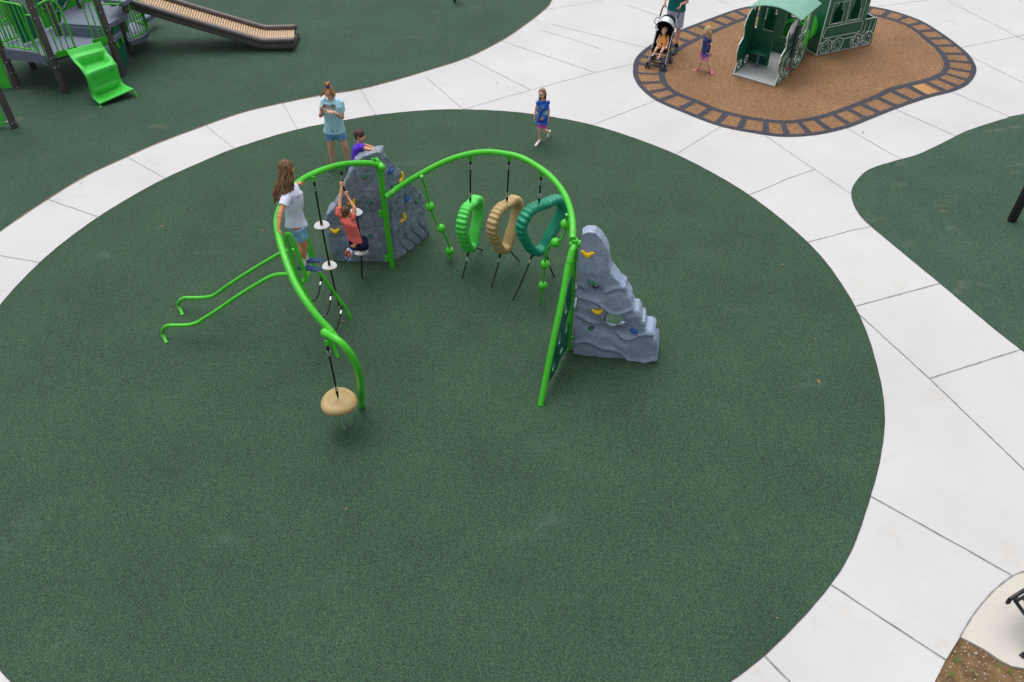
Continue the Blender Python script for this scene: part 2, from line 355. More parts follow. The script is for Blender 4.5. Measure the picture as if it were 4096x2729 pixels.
main = [(0,1224),(54,1159),(161,1051),(244,979),(394,869),(522,791),(660,715),(827,641),(939,595),(1190,519),(1424,475),(1503,462),(1683,444),(1852,439),(2052,449),(2226,472),(2367,501),(2517,547),(2702,618),(2866,702),(2994,780),(3126,879),(3229,969),(3263,1005),(3316,1065),(3376,1155),(3418,1222),(3440,1272),(3477,1361),(3507,1470),(3527,1552),(3538,1657),(3537,1722),(3524,1809),(3511,1882),(3481,1983),(3455,2070),(3420,2170),(3385,2246),(3324,2337),(3266,2408),(3200,2482),(3061,2621),(3005,2667),(2922,2726)]
mp_ = [G(*p) for p in main]; cx, cy, rr = -1.26, 8.77, 6.28
bl_ = [G(46, 2729), G(0, 2682)]
def arc_between(p, q, n):
    a, b_ = math.atan2(p[1]-cy, p[0]-cx), math.atan2(q[1]-cy, q[0]-cx)
    if b_ > a: b_ -= 2*math.pi
    ra, rb = math.hypot(p[0]-cx, p[1]-cy), math.hypot(q[0]-cx, q[1]-cy)
    return [V3(cx+(ra+(rb-ra)*i/n)*math.cos(a+(b_-a)*i/n), cy+(ra+(rb-ra)*i/n)*math.sin(a+(b_-a)*i/n), 0) for i in range(1, n)]
a0 = math.atan2(mp_[-1][1]-cy, mp_[-1][0]-cx); a1 = math.atan2(mp_[0][1]-cy, mp_[0][0]-cx)-2*math.pi
r0 = math.hypot(mp_[-1][0]-cx, mp_[-1][1]-cy); r1 = math.hypot(mp_[0][0]-cx, mp_[0][1]-cy)
arc = []
for i in range(1, 24):
    t = i/24; a = a0+(a1-a0)*t; r = r0+(r1-r0)*t; arc.append(V3(cx+r*math.cos(a), cy+r*math.sin(a), 0))
def resample_(P, n):
    P = P+[P[0]]; d = np.concatenate([[0], np.cumsum([np.linalg.norm(b-a) for a, b in zip(P[:-1], P[1:])])]); A = np.array(P); s = np.arange(n)*d[-1]/n
    return [V3(np.interp(q, d, A[:, 0]), np.interp(q, d, A[:, 1]), 0) for q in s]
disc_out = resample_(spline(mp_+arc_between(mp_[-1], bl_[0], 14)+bl_+arc_between(bl_[1], mp_[0], 12), 6, True), 420)
def wob(pts, amp=.006):                                  # hand-trowelled edge
    return [p+V3(rng.normal()*amp, rng.normal()*amp, 0) for p in pts]
def relax(P, k=4, closed=True):
    P = [np.array(p) for p in P]
    for _ in range(k): P = [(P[i-1]+2*P[i]+P[(i+1) % len(P)])/4 for i in range(len(P))]
    return P
sheet('play_surface', wob(relax(disc_out, 8), .003), .006, M_rub)
ul = [(0,928),(191,798),(350,702),(509,628),(631,574),(822,502),(974,450),(1131,413),(1290,381),(1424,361),(1565,326),(1704,285),(1870,231),(2005,164),(2096,104),(2179,39),(2208,0)]
ulp = [G(*p) for p in ul]
ulp = [V3(-9.5, 8.2, 0)]+ulp+[V3(1.25, 22.6, 0), V3(1.0, 25, 0), V3(-1.5, 29, 0), V3(-8, 32, 0), V3(-18, 30, 0), V3(-24, 22, 0), V3(-22, 14, 0), V3(-15, 8.5, 0), V3(-12, 7.2, 0)]
ul_out = spline(ulp, 5, True)
sheet('play_surface', wob(ul_out, .003), .006, M_rub2)
rt = [(4096,459),(4044,470),(3977,489),(3864,526),(3825,546),(3681,618),(3605,638),(3507,667),(3463,687),(3433,717),(3409,752),(3406,787),(3420,831),(3446,870),(3485,907),(3590,994),(3655,1048),(3759,1133),(3842,1203),(3925,1272),(4081,1398)]
rtp = [G(*p) for p in rt]+[V3(7.6, 7.6, 0), V3(9, 6.6, 0), V3(13, 6.5, 0), V3(20, 9, 0), V3(21, 15, 0), V3(15, 16.2, 0)]
rt_out = spline(rtp, 5, True)
sheet('play_surface', wob(relax(rt_out, 6), .003), .006, M_rub3)
# thin line of soil showing along the far edges of the rubber
def strip(pts, wd, z, closed=False):
    vs = []; fs = []; k = len(pts)
    for i in range(k):
        a = pts[(i-1) % k] if closed else pts[max(i-1, 0)]; b = pts[(i+1) % k] if closed else pts[min(i+1, k-1)]
        t = nrm(b-a); n = V3(-t[1], t[0], 0); hw = wd/2*(1+.25*math.sin(i*1.7)); vs += [pts[i]*V3(1, 1, 0)+n*hw+V3(0, 0, z), pts[i]*V3(1, 1, 0)-n*hw+V3(0, 0, z)]
    for i in range(k if closed else k-1): j = (i+1) % k; fs.append((2*i, 2*i+1, 2*j+1, 2*j))
    return vs, fs
e = MB(); e.add(*strip(ul_out[6:90], .016, .010)); o = e.build('soil_line', M_edge, smooth=False); o['kind'] = 'structure'
e = MB(); e.add(*strip(relax(disc_out, 8), .013, .0085, True)); e.add(*strip(relax(rt_out, 6), .011, .0085, True)); o = e.build('rubber_edge', mat('dark_rubber_edge', C(58, 64, 62), .9, .3, 20), smooth=False); o['kind'] = 'structure'
# joints
J = [[(0,1023),(161,1051)],[(191,798),(394,869)],[(509,628),(660,715)],[(822,503),(939,595)],[(1131,414),(1190,519)],[(1441,355),(1503,462)],[(1700,306),(1776,371),(1852,438)],[(1870,232),(2123,361)],[(2005,164),(2381,291)],[(1852,438),(2123,361),(2381,291),(2532,256)],[(2183,39),(2430,-2)],[(2133,80),(2159,86)],[(2207,98),(2605,197)],[(2166,122),(2270,152),(2413,200)],[(2500,20),(2629,62),(2750,104)],[(2870,0),(2943,28)],
 [(2367,501),(2624,402)],[(2702,618),(2883,508)],[(3057,541),(3142,600),(3261,680),(3405,777)],[(2994,780),(3070,751),(3161,711),(3259,679)],[(3229,969),(3324,946),(3409,921),(3485,907)],[(3420,1226),(3758,1135)],[(3385,513),(3537,600),(3605,638)],[(3581,437),(3825,546)],[(3807,368),(4044,470)],[(3875,224),(4120,345)],[(3844,191),(4120,136)],[(3785,0),(4120,173)],[(3490,30),(3716,0)],[(4072,0),(4110,18)],
 [(3435,1257),(3560,1372),(3716,1513),(3890,1680),(4110,1892)],[(3718,1515),(4081,1399)],[(3481,1985),(4052,2304)],[(3324,2340),(3782,2640)],[(3057,2623),(3161,2729)]]
jm = MB()
for k, ln in enumerate(J):
    pts = [G(*p) for p in ln]; out = []
    for a, b in zip(pts[:-1], pts[1:]):
        n = max(2, int(np.linalg.norm(b-a)/.15))
        out += [a+(b-a)*i/n for i in range(n)]
    out.append(pts[-1]); out = [out[0]]+[p+V3(rng.normal()*.0022, rng.normal()*.0022, 0) for p in out[1:-1]]+[out[-1]]
    wd = .009 if ln[0][1] < 700 else (.0125 if ln[0][1] < 1200 else .019)
    jm.add(*strip(out, wd, .004+.0004*(k % 3)))
jm.add(*strip([p for p in spline(pad_arc, 4)], .016, .0085))
o = jm.build('pavement_joint', M_joint, smooth=False); o['kind'] = 'structure'
# brown island with its track border
outer = [(2532,290),(2537,246),(2568,206),(2623,169),(2700,130),(2796,92),(2931,43),(3005,25),(3100,6),(3220,-5),(3330,-2),(3420,14),(3490,28),(3568,44),(3681,83),(3768,135),(3838,187),(3877,222),(3899,257),(3905,283),(3894,313),(3864,344),(3807,369),(3716,392),(3585,437),(3464,485),(3390,513),(3290,537),(3203,547),(3137,548),(3061,541),(2883,507),(2735,452),(2622,402),(2561,352),(2537,313)]
inner = [(2660,290),(2668,256),(2690,226),(2735,195),(2780,170),(2833,145),(2894,117),(2985,80),(3080,58),(3190,42),(3300,36),(3398,44),(3464,61),(3551,78),(3638,113),(3694,157),(3746,204),(3772,244),(3772,270),(3751,296),(3681,322),(3559,352),(3507,378),(3442,405),(3333,446),(3246,470),(3159,483),(3072,479),(2974,463),(2874,437),(2796,404),(2718,374),(2678,344),(2661,313)]
O_ = spline([G(*p) for p in outer], 12, True); I_ = spline([G(*p) for p in inner], 12, True)
def resample(P, n):
    P = P+[P[0]]; d = [0]
    for a, b in zip(P[:-1], P[1:]): d.append(d[-1]+np.linalg.norm(b-a))
    out = []
    for i in range(n):
        s = d[-1]*i/n; j = max(k for k in range(len(d)) if d[k] <= s+1e-9); j = min(j, len(P)-2)
        t = (s-d[j])/(d[j+1]-d[j]+1e-9); out.append(P[j]+(P[j+1]-P[j])*t)
    return out
NO = 480; Or = resample(O_, NO); Ir = resample(I_, 960)
Ia = np.array(Ir); Im = []
for p in Or:
    Im.append(p)
# match each outer point with the nearest inner point, monotonically
idx = [int(np.argmin(((Ia-p)**2).sum(1))) for p in Or]
idx_un = [idx[0]]
for q in idx[1:]:
    k = q
    while k < idx_un[-1]-480: k += 960
    while k > idx_un[-1]+480: k -= 960
    idx_un.append(k)
idx_s = [int(round(sum(idx_un[(i+j) % NO]+(960 if i+j >= NO else (-960 if i+j < 0 else 0))*(1 if idx_un[-1] > idx_un[0] else -1) for j in range(-12, 13))/25.)) for i in range(NO)]
Im = [Ir[q % 960] for q in idx_s]
sheet('play_island', [p for p in wob(Or, .004)], .006, M_brown)
tm = MB()
def band(f0, f1, z, i0=0, i1=NO, closed=True):
    a = [Or[i % NO]+(Im[i % NO]-Or[i % NO])*f0 for i in range(i0, i1)]; b = [Or[i % NO]+(Im[i % NO]-Or[i % NO])*f1 for i in range(i0, i1)]
    k = len(a); vs = []; fs = []
    for p, q in zip(a, b): vs += [p*V3(1, 1, 0)+V3(0, 0, z), q*V3(1, 1, 0)+V3(0, 0, z)]
    for i in range(k if closed else k-1): j = (i+1) % k; fs.append((2*i, 2*j, 2*j+1, 2*i+1))
    return vs, fs
tm.add(*band(0.0, .16, .010)); tm.add(*band(.80, 1.0, .010))
NT = 48
for k in range(NT):
    c = NO*k/NT+(rng.random()-.5)*1.6; tm.add(*band(.155, .805, .0104, int(c-2), int(c+2), False))
o = tm.build('track_marking', M_black, smooth=False); o['kind'] = 'structure'
kk = min(range(NT), key=lambda k: np.linalg.norm(Or[int(NO*(k+.5)/NT) % NO]-G(3770, 380)))
e = MB(); e.add(*band(.17, .79, .0096, int(NO*kk/NT)+2, int(NO*(kk+1)/NT)-1, False)); o = e.build('rubber_patch', M_tan, smooth=False); o['kind'] = 'structure'
# pebbles and grass in the soil
pm = MB()
for i in range(1500):
    x = rng.uniform(4.0, 5.9); y = rng.uniform(3.0, 4.35); r = abs(rng.normal())*.0032+.002
    pm.ell((x, y, -.03+r*.3), (r*rng.uniform(.8, 1.5), r, r*.7), n=6, m=4)
o = pm.build('pebbles', M_stone); tag(o, kind='stuff', label='small pale pebbles scattered over the bare soil')
gm = MB()
for (u, v, n) in [(3822, 2640, 30), (3900, 2700, 14), (3800, 2700, 12), (4040, 2690, 10), (3990, 2660, 8)]:
    c = G(u, v, -.03)
    for i in range(n):
        a = rng.uniform(0, 6.28); L_ = rng.uniform(.03, .08); b = c+V3(rng.normal()*.012, rng.normal()*.012, 0); tp = b+V3(math.cos(a)*L_*.8, math.sin(a)*L_*.8, L_*.8)
        sd_ = V3(-math.sin(a), math.cos(a), 0)*.0025; gm.add([b-sd_, b+sd_, tp], [(0, 1, 2)])
o = gm.build('grass', M_tuft, smooth=False); tag(o, kind='stuff', label='sparse blades of grass growing in the bare soil')
# fallen leaves
lv = MB(); lv.add([(-.03, 0, 0), (0, -.013, .006), (.032, 0, .003), (0, .014, .007)], [(0, 1, 2), (0, 2, 3)])
leaf0 = lv.build('fallen_leaf', M_leaf, loc=(0, 0, 0), smooth=False)
spots = [(1372,1284),(1954,592),(2236,1042),(2443,556),(683,1240),(1385,2035),(3109,2473),(2680,828),(325,734),(3452,530),(2001,900),(1989,332),(3262,1355),(3274,1525),(3133,1058),(645,905),(1048,924)]
for i, (u, v) in enumerate(spots):
    o = leaf0 if i == 0 else leaf0.copy()
    if i: COL.objects.link(o)
    o.location = Vector(G(u, v, .012)); o.rotation_euler = (rng.normal()*.2, rng.normal()*.2, rng.uniform(0, 6.28)); k = rng.uniform(.6, 1.15); o.scale = (k*rng.uniform(.6, 1.2), k, k)
    tag(o, 'small dry tan leaf lying on the play ground paving', 'leaf', 'dry leaves scattered on the ground')
# ================================================================ arched climbing frame
postC = G(1569, 1069); postD = G(2271, 1397); legL = G(2162, 1621); footT2 = G(1446, 1627)
fr = thing('arch_climber', 'lime green steel tube climbing frame of curving arches on tall posts', 'climbing frame', (-.8, 8.8, 0))
def tubepart(name, pts, r, parent, m=M_green, n=14, seg=8, joints=()):
    b = MB(); P = spline(pts, seg); b.tube(P, r, n)
    for p, q in joints:
        b.tube([p, q], r*1.07, n)
    return b.build(name, m, parent)
R1 = .041
b = MB(); b.tube([postC, postC+V3(0, 0, 1.86)], .041, 18)
tc = postC+V3(0, 0, 1.86)
b.cap(tc+V3(.045, -.055, -.03), tc+V3(-.03, .07, -.03), .048, n=16)
po = b.build('post', M_green, fr)
T1 = [(1522,661,1.83),(1487,654,1.88),(1430,653,1.95),(1372,658,2.02),(1315,672,2.1),(1257,694,2.17),(1200,726,2.21),(1150,777,2.22),(1118,838,2.21),(1107,889,2.2),(1117,954,2.17),(1134,1014,2.12),(1157,1079,2.04),(1186,1144,1.95),(1229,1214,1.84),(1272,1269,1.73),(1316,1317,1.62),(1342,1352,1.54)]
T1p = [G(*p) for p in T1]
b = MB(); b.tube(spline(T1p, 6), R1, 16); b.tube([T1p[0], T1p[1]], R1*1.06, 16)
rail1 = b.build('arch_rail', M_green, fr)
T2p = [G(*p) for p in [(1302,1331,1.60),(1343,1355,1.62),(1375,1383,1.56),(1408,1426,1.40),(1430,1475,1.16),(1441,1524,.84),(1446,1578,.42),(1446,1627,0)]]
T2p[-2] = V3(T2p[-2][0], (T2p[-3][1]+T2p[-1][1])/2, T2p[-2][2])
b = MB(); b.tube(spline(T2p, 6), .044, 16); b.ell(T2p[0], .058); b.tube([T2p[0], T2p[0]+nrm(T2p[1]-T2p[0])*.09], .05, 16)
b.build('arch_leg', M_green, fr)
T3 = [(1545,788,1.36),(1589,754,1.45),(1634,725,1.55),(1688,694,1.68),(1750,660,1.80),(1813,634,1.90),(1879,616,1.98),(1946,608,2.05),(2013,614,2.09),(2080,629,2.10),(2147,665,2.09),(2205,710,2.07),(2250,765,2.04),(2277,823,2.01),(2288,873,1.98),(2291,917,1.94),(2291,957,1.90)]
T3p = [G(*p) for p in T3]
b = MB(); b.tube(spline(T3p, 6), R1, 16); b.tube([T3p[0], T3p[0]+(T3p[1]-T3p[0])*.9], R1*1.06, 16); b.tube([T3p[-2], T3p[-1]], R1*1.07, 16)
b.build('arch_rail', M_green, fr)
dtop = postD+V3(0, 0, 1.90)
b = MB(); b.tube([postD, postD+V3(0, 0, 1.9)], .041, 18); b.build('post', M_green, fr)
Lp = [dtop+V3(.0, -.02, -.08), G(2288,1006,1.78), G(2283,1024,1.72), G(2268,1087,1.57), G(2248,1202,1.27), G(2217,1345,.86), G(2182,1518,.32), legL]
# keep the leg in the plane through post and foot
def toplane(p): return PL(*[0, 0], legL, postD) if False else p
b = MB(); b.tube(spline(Lp, 6), .042, 16); b.tube([Lp[1], Lp[1]+(Lp[3]-Lp[1])*.55], .0455, 16); b.build('arch_leg', M_green, fr)
b = MB(); st0 = dtop+V3(0, 0, -.07); b.cap(st0+V3(-.03, 0, 0), st0+V3(.09, .01, 0), .045, n=14)
b.tube([st0+V3(.05, .01, 0), st0+V3(.175, .0, 0)], .04, 14); b.build('rail_stub', M_green, fr)
for z in (1.07, .22):
    b = MB(); b.tube([postD+V3(.02, 0, z), postD+V3(.17, 0, z)], .018, 10); b.build('rail_stub', M_green, fr)
# bolts
studs('bolt', M_steel, fr, (G(2293,920,1.99), G(2277,1031,1.77), T1p[0]+V3(-.02, -.01, .045), G(1572,770,1.47)), .011)
# rope brackets under the rails
def bracket(p, w_=.045, h_=.07):
    b = MB(); b.box(p+V3(0, 0, -.005), (w_, .014, h_)); b.tube([p+V3(-.001, -.02, -h_*.45), p+V3(0, .02, -h_*.45)], .012, 8); return b.build('rope_bracket', M_green, fr)
# climbing panel between the leg and the post
dv = nrm(legL-postD); Wd = np.linalg.norm(legL-postD)
outl = [(.05,1.30),(.05,.84),(.12,.78),(.22,.62),(.24,.53),(.16,.46),(.10,.50),(.055,.56),(.055,.14),(.12,.10),(.32,.16),(.60,.10),(.86,.18),(.90,.24),(.74,.52),(.56,.80),(.38,1.10),(.27,1.26),(.17,1.35),(.09,1.36)]
o3 = [(float(q[0]), float(q[1])) for q in spline([V3(x, y, 0) for x, y in outl], 4, True)]
def el(cx_, cz_, a, b_, rot=0, n=18): return [(cx_+a*math.cos(t)*math.cos(rot)-b_*math.sin(t)*math.sin(rot), cz_+a*math.cos(t)*math.sin(rot)+b_*math.sin(t)*math.cos(rot)) for t in [2*math.pi*i/n for i in range(n)]]
plate('climbing_panel', o3, [el(.24,.98,.075,.12,-.3), el(.44,.62,.07,.12,.2), el(.34,.30,.09,.06,.2), el(.66,.30,.06,.09,.5)], postD, dv, (0, 0, 1), .022, M_tealp, fr)
# ---------------------------------------------------------------- ropes, clamps
def ferrule(b, a, c, r=.018, mi=1): b.tube([a, c], r, 12, mi=mi)
def clamp(b, top, bot, L_=.05):
    """thimble loop, then steel sleeve on a rope running from top to bot"""
    d = nrm(bot-top); b.ell(top+d*.055, (.019, .012, .035), (1, 0, 0), np.cross((1, 0, 0), d), d, mi=0); b.tube([top-d*.012, top+d*.03], .008, 8, mi=1)
    b.tube([top+d*.095, top+d*(.095+L_+.01)], .019, 12, mi=1)
def rope_thing(top, bot, via=None, r=.0115):
    pass
# pod swing
top = G(1308, 1378, 1.50); anchor = V3(top[0]-.01, top[1]+.02, 0)
pod_c = PY(1355, 1603, top[1])
t = thing('pod_seat', 'tan rounded disc seat hanging from a black rope near the front arch', 'swing seat', (pod_c[0], pod_c[1], 0))
b = MB(); X = V3(1, 0, 0); Y = V3(0, 1, 0); n = 48; prof = [(0, .058), (.05, .057), (.10, .053), (.15, .046), (.185, .036), (.206, .020), (.219, .0), (.223, -.025), (.218, -.05), (.198, -.075), (.15, -.105), (.09, -.135), (.045, -.155), (.03, -.175), (0, -.18)]
vs = []; fs = []
for i, (r, z) in enumerate(prof):
    for j in range(n):
        a = 2*math.pi*j/n; q = r*(1+.040*math.cos(3*a+.6)+.012*math.cos(2*a)); vs.append(pod_c+V3(q*math.cos(a), q*math.sin(a), z))
for i in range(len(prof)-1):
    for j in range(n): fs.append((i*n+j, (i+1)*n+j, (i+1)*n+(j+1) % n, i*n+(j+1) % n))
b.add(vs, fs); seat = b.build('seat', M_tanp, t)
g = MB()
for k, rr_ in enumerate((.03, .052, .074, .095, .115, .135, .155)):
    P = []
    for j in range(40):
        a = 2*math.pi*j/40; q = rr_*(1+.10*math.cos(3*a+.9)+.10*math.sin(2*a+k*.4)); zz = float(np.interp(q, [r_ for r_, z_ in prof[:6]], [z_ for r_, z_ in prof[:6]]))+.0004
        P.append(pod_c+V3(q*math.cos(a)+.012*k*.3-.01, q*math.sin(a), zz))
    g.tube(P, .0022, 5, closed=True)
g.build('growth_ring_groove', mat('tan_groove', C(150, 124, 78), .6), t)
b = MB(); rt0 = top+V3(0, 0, -.02); rb0 = pod_c+V3(0, 0, .07)
b.tube([rt0, rb0], .0125, 10); clamp(b, rt0, rb0); clamp(b, rb0+V3(0, 0, .02), rt0, .05); b.tube([rb0, pod_c+V3(0, 0, .045)], .008, 8, mi=1); b.tube(ring_pts := [pod_c+V3(.028*math.cos(a), .028*math.sin(a), .054) for a in np.linspace(0, 5.9, 14)], .005, 6, mi=1, closed=True)
b.build('rope', [M_rope, M_steel], t)
b = MB(); zz = pod_c[2]-.17; k = 0; cp = []
while zz > .02:
    c = V3(pod_c[0]+.012*math.sin(k*.7), pod_c[1]-.01*k*.3, zz); d = V3(1, 0, 0) if k % 2 else V3(0, 1, 0)
    b.tube([c+d*.012*math.cos(a)+V3(0, 0, 1)*.022*math.sin(a) for a in np.linspace(0, 2*math.pi, 11)[:-1]], .0048, 6, closed=True); zz -= .034; k += 1
b.build('chain', M_steel, t)
bracket(top+V3(0, 0, .03))
# disc ropes
def disc_at(b, c, r=.105):
    vs = []; n = 28
    for z, q in ((-.0065, .975), (-.004, 1), (.004, 1), (.0065, .975)):
        for j in range(n):
            a = 2*math.pi*j/n; w_ = r*q*(1+.05*math.cos(3*a+1)); vs.append(c+V3(w_*math.cos(a), w_*math.sin(a), z))
    fs = [tuple(reversed(range(n))), tuple(range(3*n, 4*n))]
    for i in range(3):
        for j in range(n): fs.append((i*n+j, i*n+(j+1) % n, (i+1)*n+(j+1) % n, (i+1)*n+j))
    b.add(vs, fs)
def disc_rope(name, label, top, pts, discs):
    t = thing(name, label, 'rope', (pts[-1][0], pts[-1][1], 0), 'rope climbers with white disc steps')
    b = MB(); P = spline([top]+pts, 8); b.tube(P, .0125, 10); clamp(b, top, P[3]); b.build('rope', [M_rope, M_steel], t)
    for c in discs:
        b = MB(); disc_at(b, c); b.build('disc_step', M_disc, t); b = MB(); b.tube([c+V3(0, 0, .01), c+V3(0, 0, .07)], .019, 10); b.build('rope_collar', M_blackp, t)
    bracket(top+V3(0, 0, .03))
r1t = PY(1255, 722, 9.24); r1b = G(1355, 1221)
disc_rope('disc_rope', 'black rope with two white disc steps hanging beside the girl on the ladder', r1t, [PY(1286,898,9.25), PY(1318,1060,9.25), r1b], [PY(1287,901,9.25), PY(1318,1063,9.25)])
r2t = PY(1365, 680, 9.88); r2b = G(1448, 1112)
disc_rope('disc_rope', 'black rope with white discs gripped by the boy in the coral shirt', r2t, [PY(1371,736,9.88), PY(1382,776,9.88), PY(1400,812,9.89), PY(1421,850,9.90), PY(1437,925,9.9), PY(1445,1005,9.88), r2b], [PY(1421,850,9.90), PY(1445,1006,9.88)])
# bead rods
def bead_rod(label, path, beads):
    base = path[-1]; t = thing('bead_climber', label, 'climbing pole', (base[0], base[1], 0), 'wavy poles with ball steps')
    b = MB(); b.tube(spline(path, 8), .0175, 10); b.tube([path[0], path[0]+(path[1]-path[0])*.28], .023, 10); b.build('pole', M_green, t)
    for c in beads:
        b = MB(); b.ell(c, .069, n=24, m=16); b.build('ball_step', M_green, t)
lb = G(1801, 1045); yl = lambda u, v, k: PY(u, v, k)
top = PY(1686, 704, 10.05)
bead_rod('lime green wavy pole with three balls beside the left climbing rock', [top, PY(1703,760,10.12), PY(1718,818,10.18), PY(1728,850,10.2), PY(1742,882,10.22), PY(1764,914,10.24), PY(1782,945,10.26), PY(1796,983,10.28), PY(1799,1008,10.3), lb],
         [PY(1720,827,10.18), PY(1764,914,10.24), PY(1799,1005,10.3)])
rb_ = G(2161, 1219)
bead_rod('lime green wavy pole with four balls beside the teal ring', [PY(2268,858,8.75), PY(2266,880,8.77), PY(2267,902,8.79), PY(2260,935,8.83), PY(2242,960,8.88), PY(2212,972,8.96), PY(2191,995,9.03), PY(2182,1030,9.1), PY(2180,1060,9.14), PY(2176,1100,9.18), PY(2171,1143,9.2), PY(2165,1190,9.23), rb_],
         [PY(2262,897,8.79), PY(2222,971,8.93), PY(2180,1058,9.14), PY(2171,1142,9.2)])
# ---------------------------------------------------------------- hanging loop climbers
def loop_climber(label, m, topuv, Aa, Ba, cen_uv, shape, rot_off=0.0):
    A = G(*Aa); B = G(*Ba); mid = (A+B)/2; d = nrm(B-A)
    if rot_off: c_, s_ = math.cos(rot_off), math.sin(rot_off); d = V3(d[0]*c_-d[1]*s_, d[0]*s_+d[1]*c_, 0)
    N = V3(-d[1], d[0], 0)
    t = thing('loop_climber', label, 'loop', (mid[0], mid[1], 0), 'hanging plastic loop climbers')
    P = spline([mid*V3(1, 1, 0)+d*s_+V3(0, 0, z) for s_, z in shape], 22, True); k = len(P)
    hw, th = .088, .056; vs = []; fs = []; ns = 20
    cen = sum(P)/k
    for i in range(k):
        T = nrm(P[(i+1) % k]-P[(i-1) % k]); out = nrm(np.cross(T, N)); 
        if out@(P[i]-cen) < 0: out = -out
        f = i/k; ridge = (.5+.5*math.cos(f*2*math.pi*30)); zone = 1-max(math.exp(-((f-h)/.035)**2) for h in HOLES)
        for j in range(ns):
            a = 2*math.pi*j/ns; ca, sa = math.cos(a), math.sin(a)
            wn = math.copysign(abs(ca)**.55, ca)*hw; wo = math.copysign(abs(sa)**.8, sa)*th
            if sa > 0: wo = wo*1.0+.016*ridge*zone*(1-abs(ca)**8); wn *= 1-.06*(1-ridge)*zone
            vs.append(P[i]+N*wn+out*wo)
    for i in range(k):
        for j in range(ns): fs.append((i*ns+j, i*ns+(j+1) % ns, ((i+1) % k)*ns+(j+1) % ns, ((i+1) % k)*ns+j))
    mesh_obj('loop', vs, fs, m, t)
    # grip holes pressed into the rim near top and bottom
    for fi in HOLES:
        i = int(fi*k); T = nrm(P[(i+1) % k]-P[(i-1) % k]); out = nrm(np.cross(T, N)); out = out if out@(P[i]-cen) > 0 else -out
        for q in (-.022, .022): hb = MB(); hb.ell(P[i]+T*q*1.7-N*.083, (.013, .006, .02), T, N, out, n=10, m=6); hb.build('grip_hole', M_blackp, t)
    top = PY(topuv[0], topuv[1], mid[1]+.0)
    it = max(range(k), key=lambda i: P[i][2]-abs((P[i]-top)@d)*3.0); ptop = P[it]+V3(0, 0, .05)
    b = MB(); top = V3(ptop[0]*.3+top[0]*.7, mid[1], top[2]); b.tube([top, ptop], .0125, 10); clamp(b, top, ptop); clamp(b, ptop, top); b.build('rope', [M_rope, M_steel], t)
    for E_, sgn in ((A, -1), (B, 1)):
        ib = min(range(k), key=lambda i: P[i][2]*1.1-sgn*((P[i]-mid)@d)*1.0); pb_ = P[ib]+V3(0, 0, -.03)+d*sgn*.03
        sag = (E_+pb_)/2+d*(-sgn)*.03
        b = MB(); Q = spline([pb_, sag, E_], 8); b.tube(Q, .0115, 10); clamp(b, pb_, Q[3]); b.build('rope', [M_rope, M_steel], t)
    bracket(top+V3(0, 0, .035), .06, .08)
    return t
HOLES = (.03, .56)
mT = (G(2050, 1203)+G(2217, 1108))/2; dT = nrm(G(2217, 1108)-G(2050, 1203))
def sh(pts):
    out = []
    for u, v in pts:
        p = PL(u, v, mT, mT+dT); out.append((float((p-mT)@dT), float(p[2])))
    return out
loop_px = [(2158,823),(2192,812),(2219,800),(2238,802),(2247,820),(2245,848),(2223,899),(2198,944),(2177,986),(2158,1003),(2140,1006),(2118,989),(2098,953),(2086,922),(2090,890),(2108,858),(2129,837)]
SHAPE = sh(loop_px)
loop_climber('teal plastic loop hanging from the arch, nearest the right post', M_teal, (2168, 702), (2050, 1203), (2217, 1108), None, SHAPE)
def shift(sh_, ds, dz, k=1): 
    cz = sum(z for _, z in sh_)/len(sh_); cs_ = sum(s_ for s_, _ in sh_)/len(sh_); return [((s_-cs_)*k+ds, (z-cz)*(k*.25+.75)+cz+dz) for s_, z in sh_]
def plane_shape(Aa, Ba, px):
    A = G(*Aa); B = G(*Ba); m_ = (A+B)/2; d = nrm(B-A); out = []
    for u, v in px: p = PL(u, v, m_, m_+d); out.append((float((p-m_)@d), float(p[2])))
    return out
loop_climber('lime green plastic loop hanging from the arch, leftmost of the three loops', M_greenD, (1885, 640), (1848, 1115), (1929, 1000), None, shift(SHAPE, .0, -.35, .8))
loop_climber('tan plastic loop hanging from the arch between the green and teal loops', M_tanp, (2042, 640), (1965, 1150), (2077, 1043), None, shift(SHAPE, .0, -.19, .86))
# ---------------------------------------------------------------- ladder with rope rungs and the two low slide rails
ld = thing('arched_ladder', 'lime green tube ladder with rope rungs and two long low rails', 'ladder', (-2.6, 8.6, 0))
A0 = G(1351, 1429); B0 = G(1402, 1274)
Ap = [A0, PY(1338,1395,8.17), PY(1318,1360,8.17), PY(1264,1247,8.18), PY(1202,1133,8.2), PY(1180,1070,8.2), PY(1160,1000,8.2), PY(1145,955,8.18)]
Bp = [B0+V3(0, 0, 0), PY(1385,1240,8.95), PY(1330,1163,8.93), PY(1261,1068,8.9), PY(1235,1020,8.9), PY(1214,975,8.88), PY(1196,925,8.86), PY(1183,890,8.85)]
R2 = .0265
for P in (Ap, Bp):
    top = P[-1]; hk = [top+V3(.0, 0, .05), top+V3(.035, 0, .07), top+V3(.065, 0, .04), top+V3(.085, -.0, -.10), top+V3(.12, 0, -.42), top+V3(.135, 0, -.62), top+V3(.12, 0, -.66)]
    b = MB(); b.tube(spline(P+hk[:3]+hk[3:6]+[hk[6]], 6), R2, 12); b.build('side_rail', M_green, ld)
b = MB(); b.tube(spline([PY(1204,1133,8.2), PY(1222,1112,8.4), PY(1238,1092,8.7), PY(1246,1066,8.9)], 8), R2*.95, 12); b.build('rung', M_green, ld)
def rope_rung(a, c, sagz=.12):
    b = MB(); m_ = (a+c)/2+V3(0, 0, -sagz); P = spline([a, m_, c], 10); b.tube(P, .0115, 10); clamp(b, a, P[4]); clamp(b, c, P[-5]); b.build('rope_rung', [M_rope, M_steel], ld)
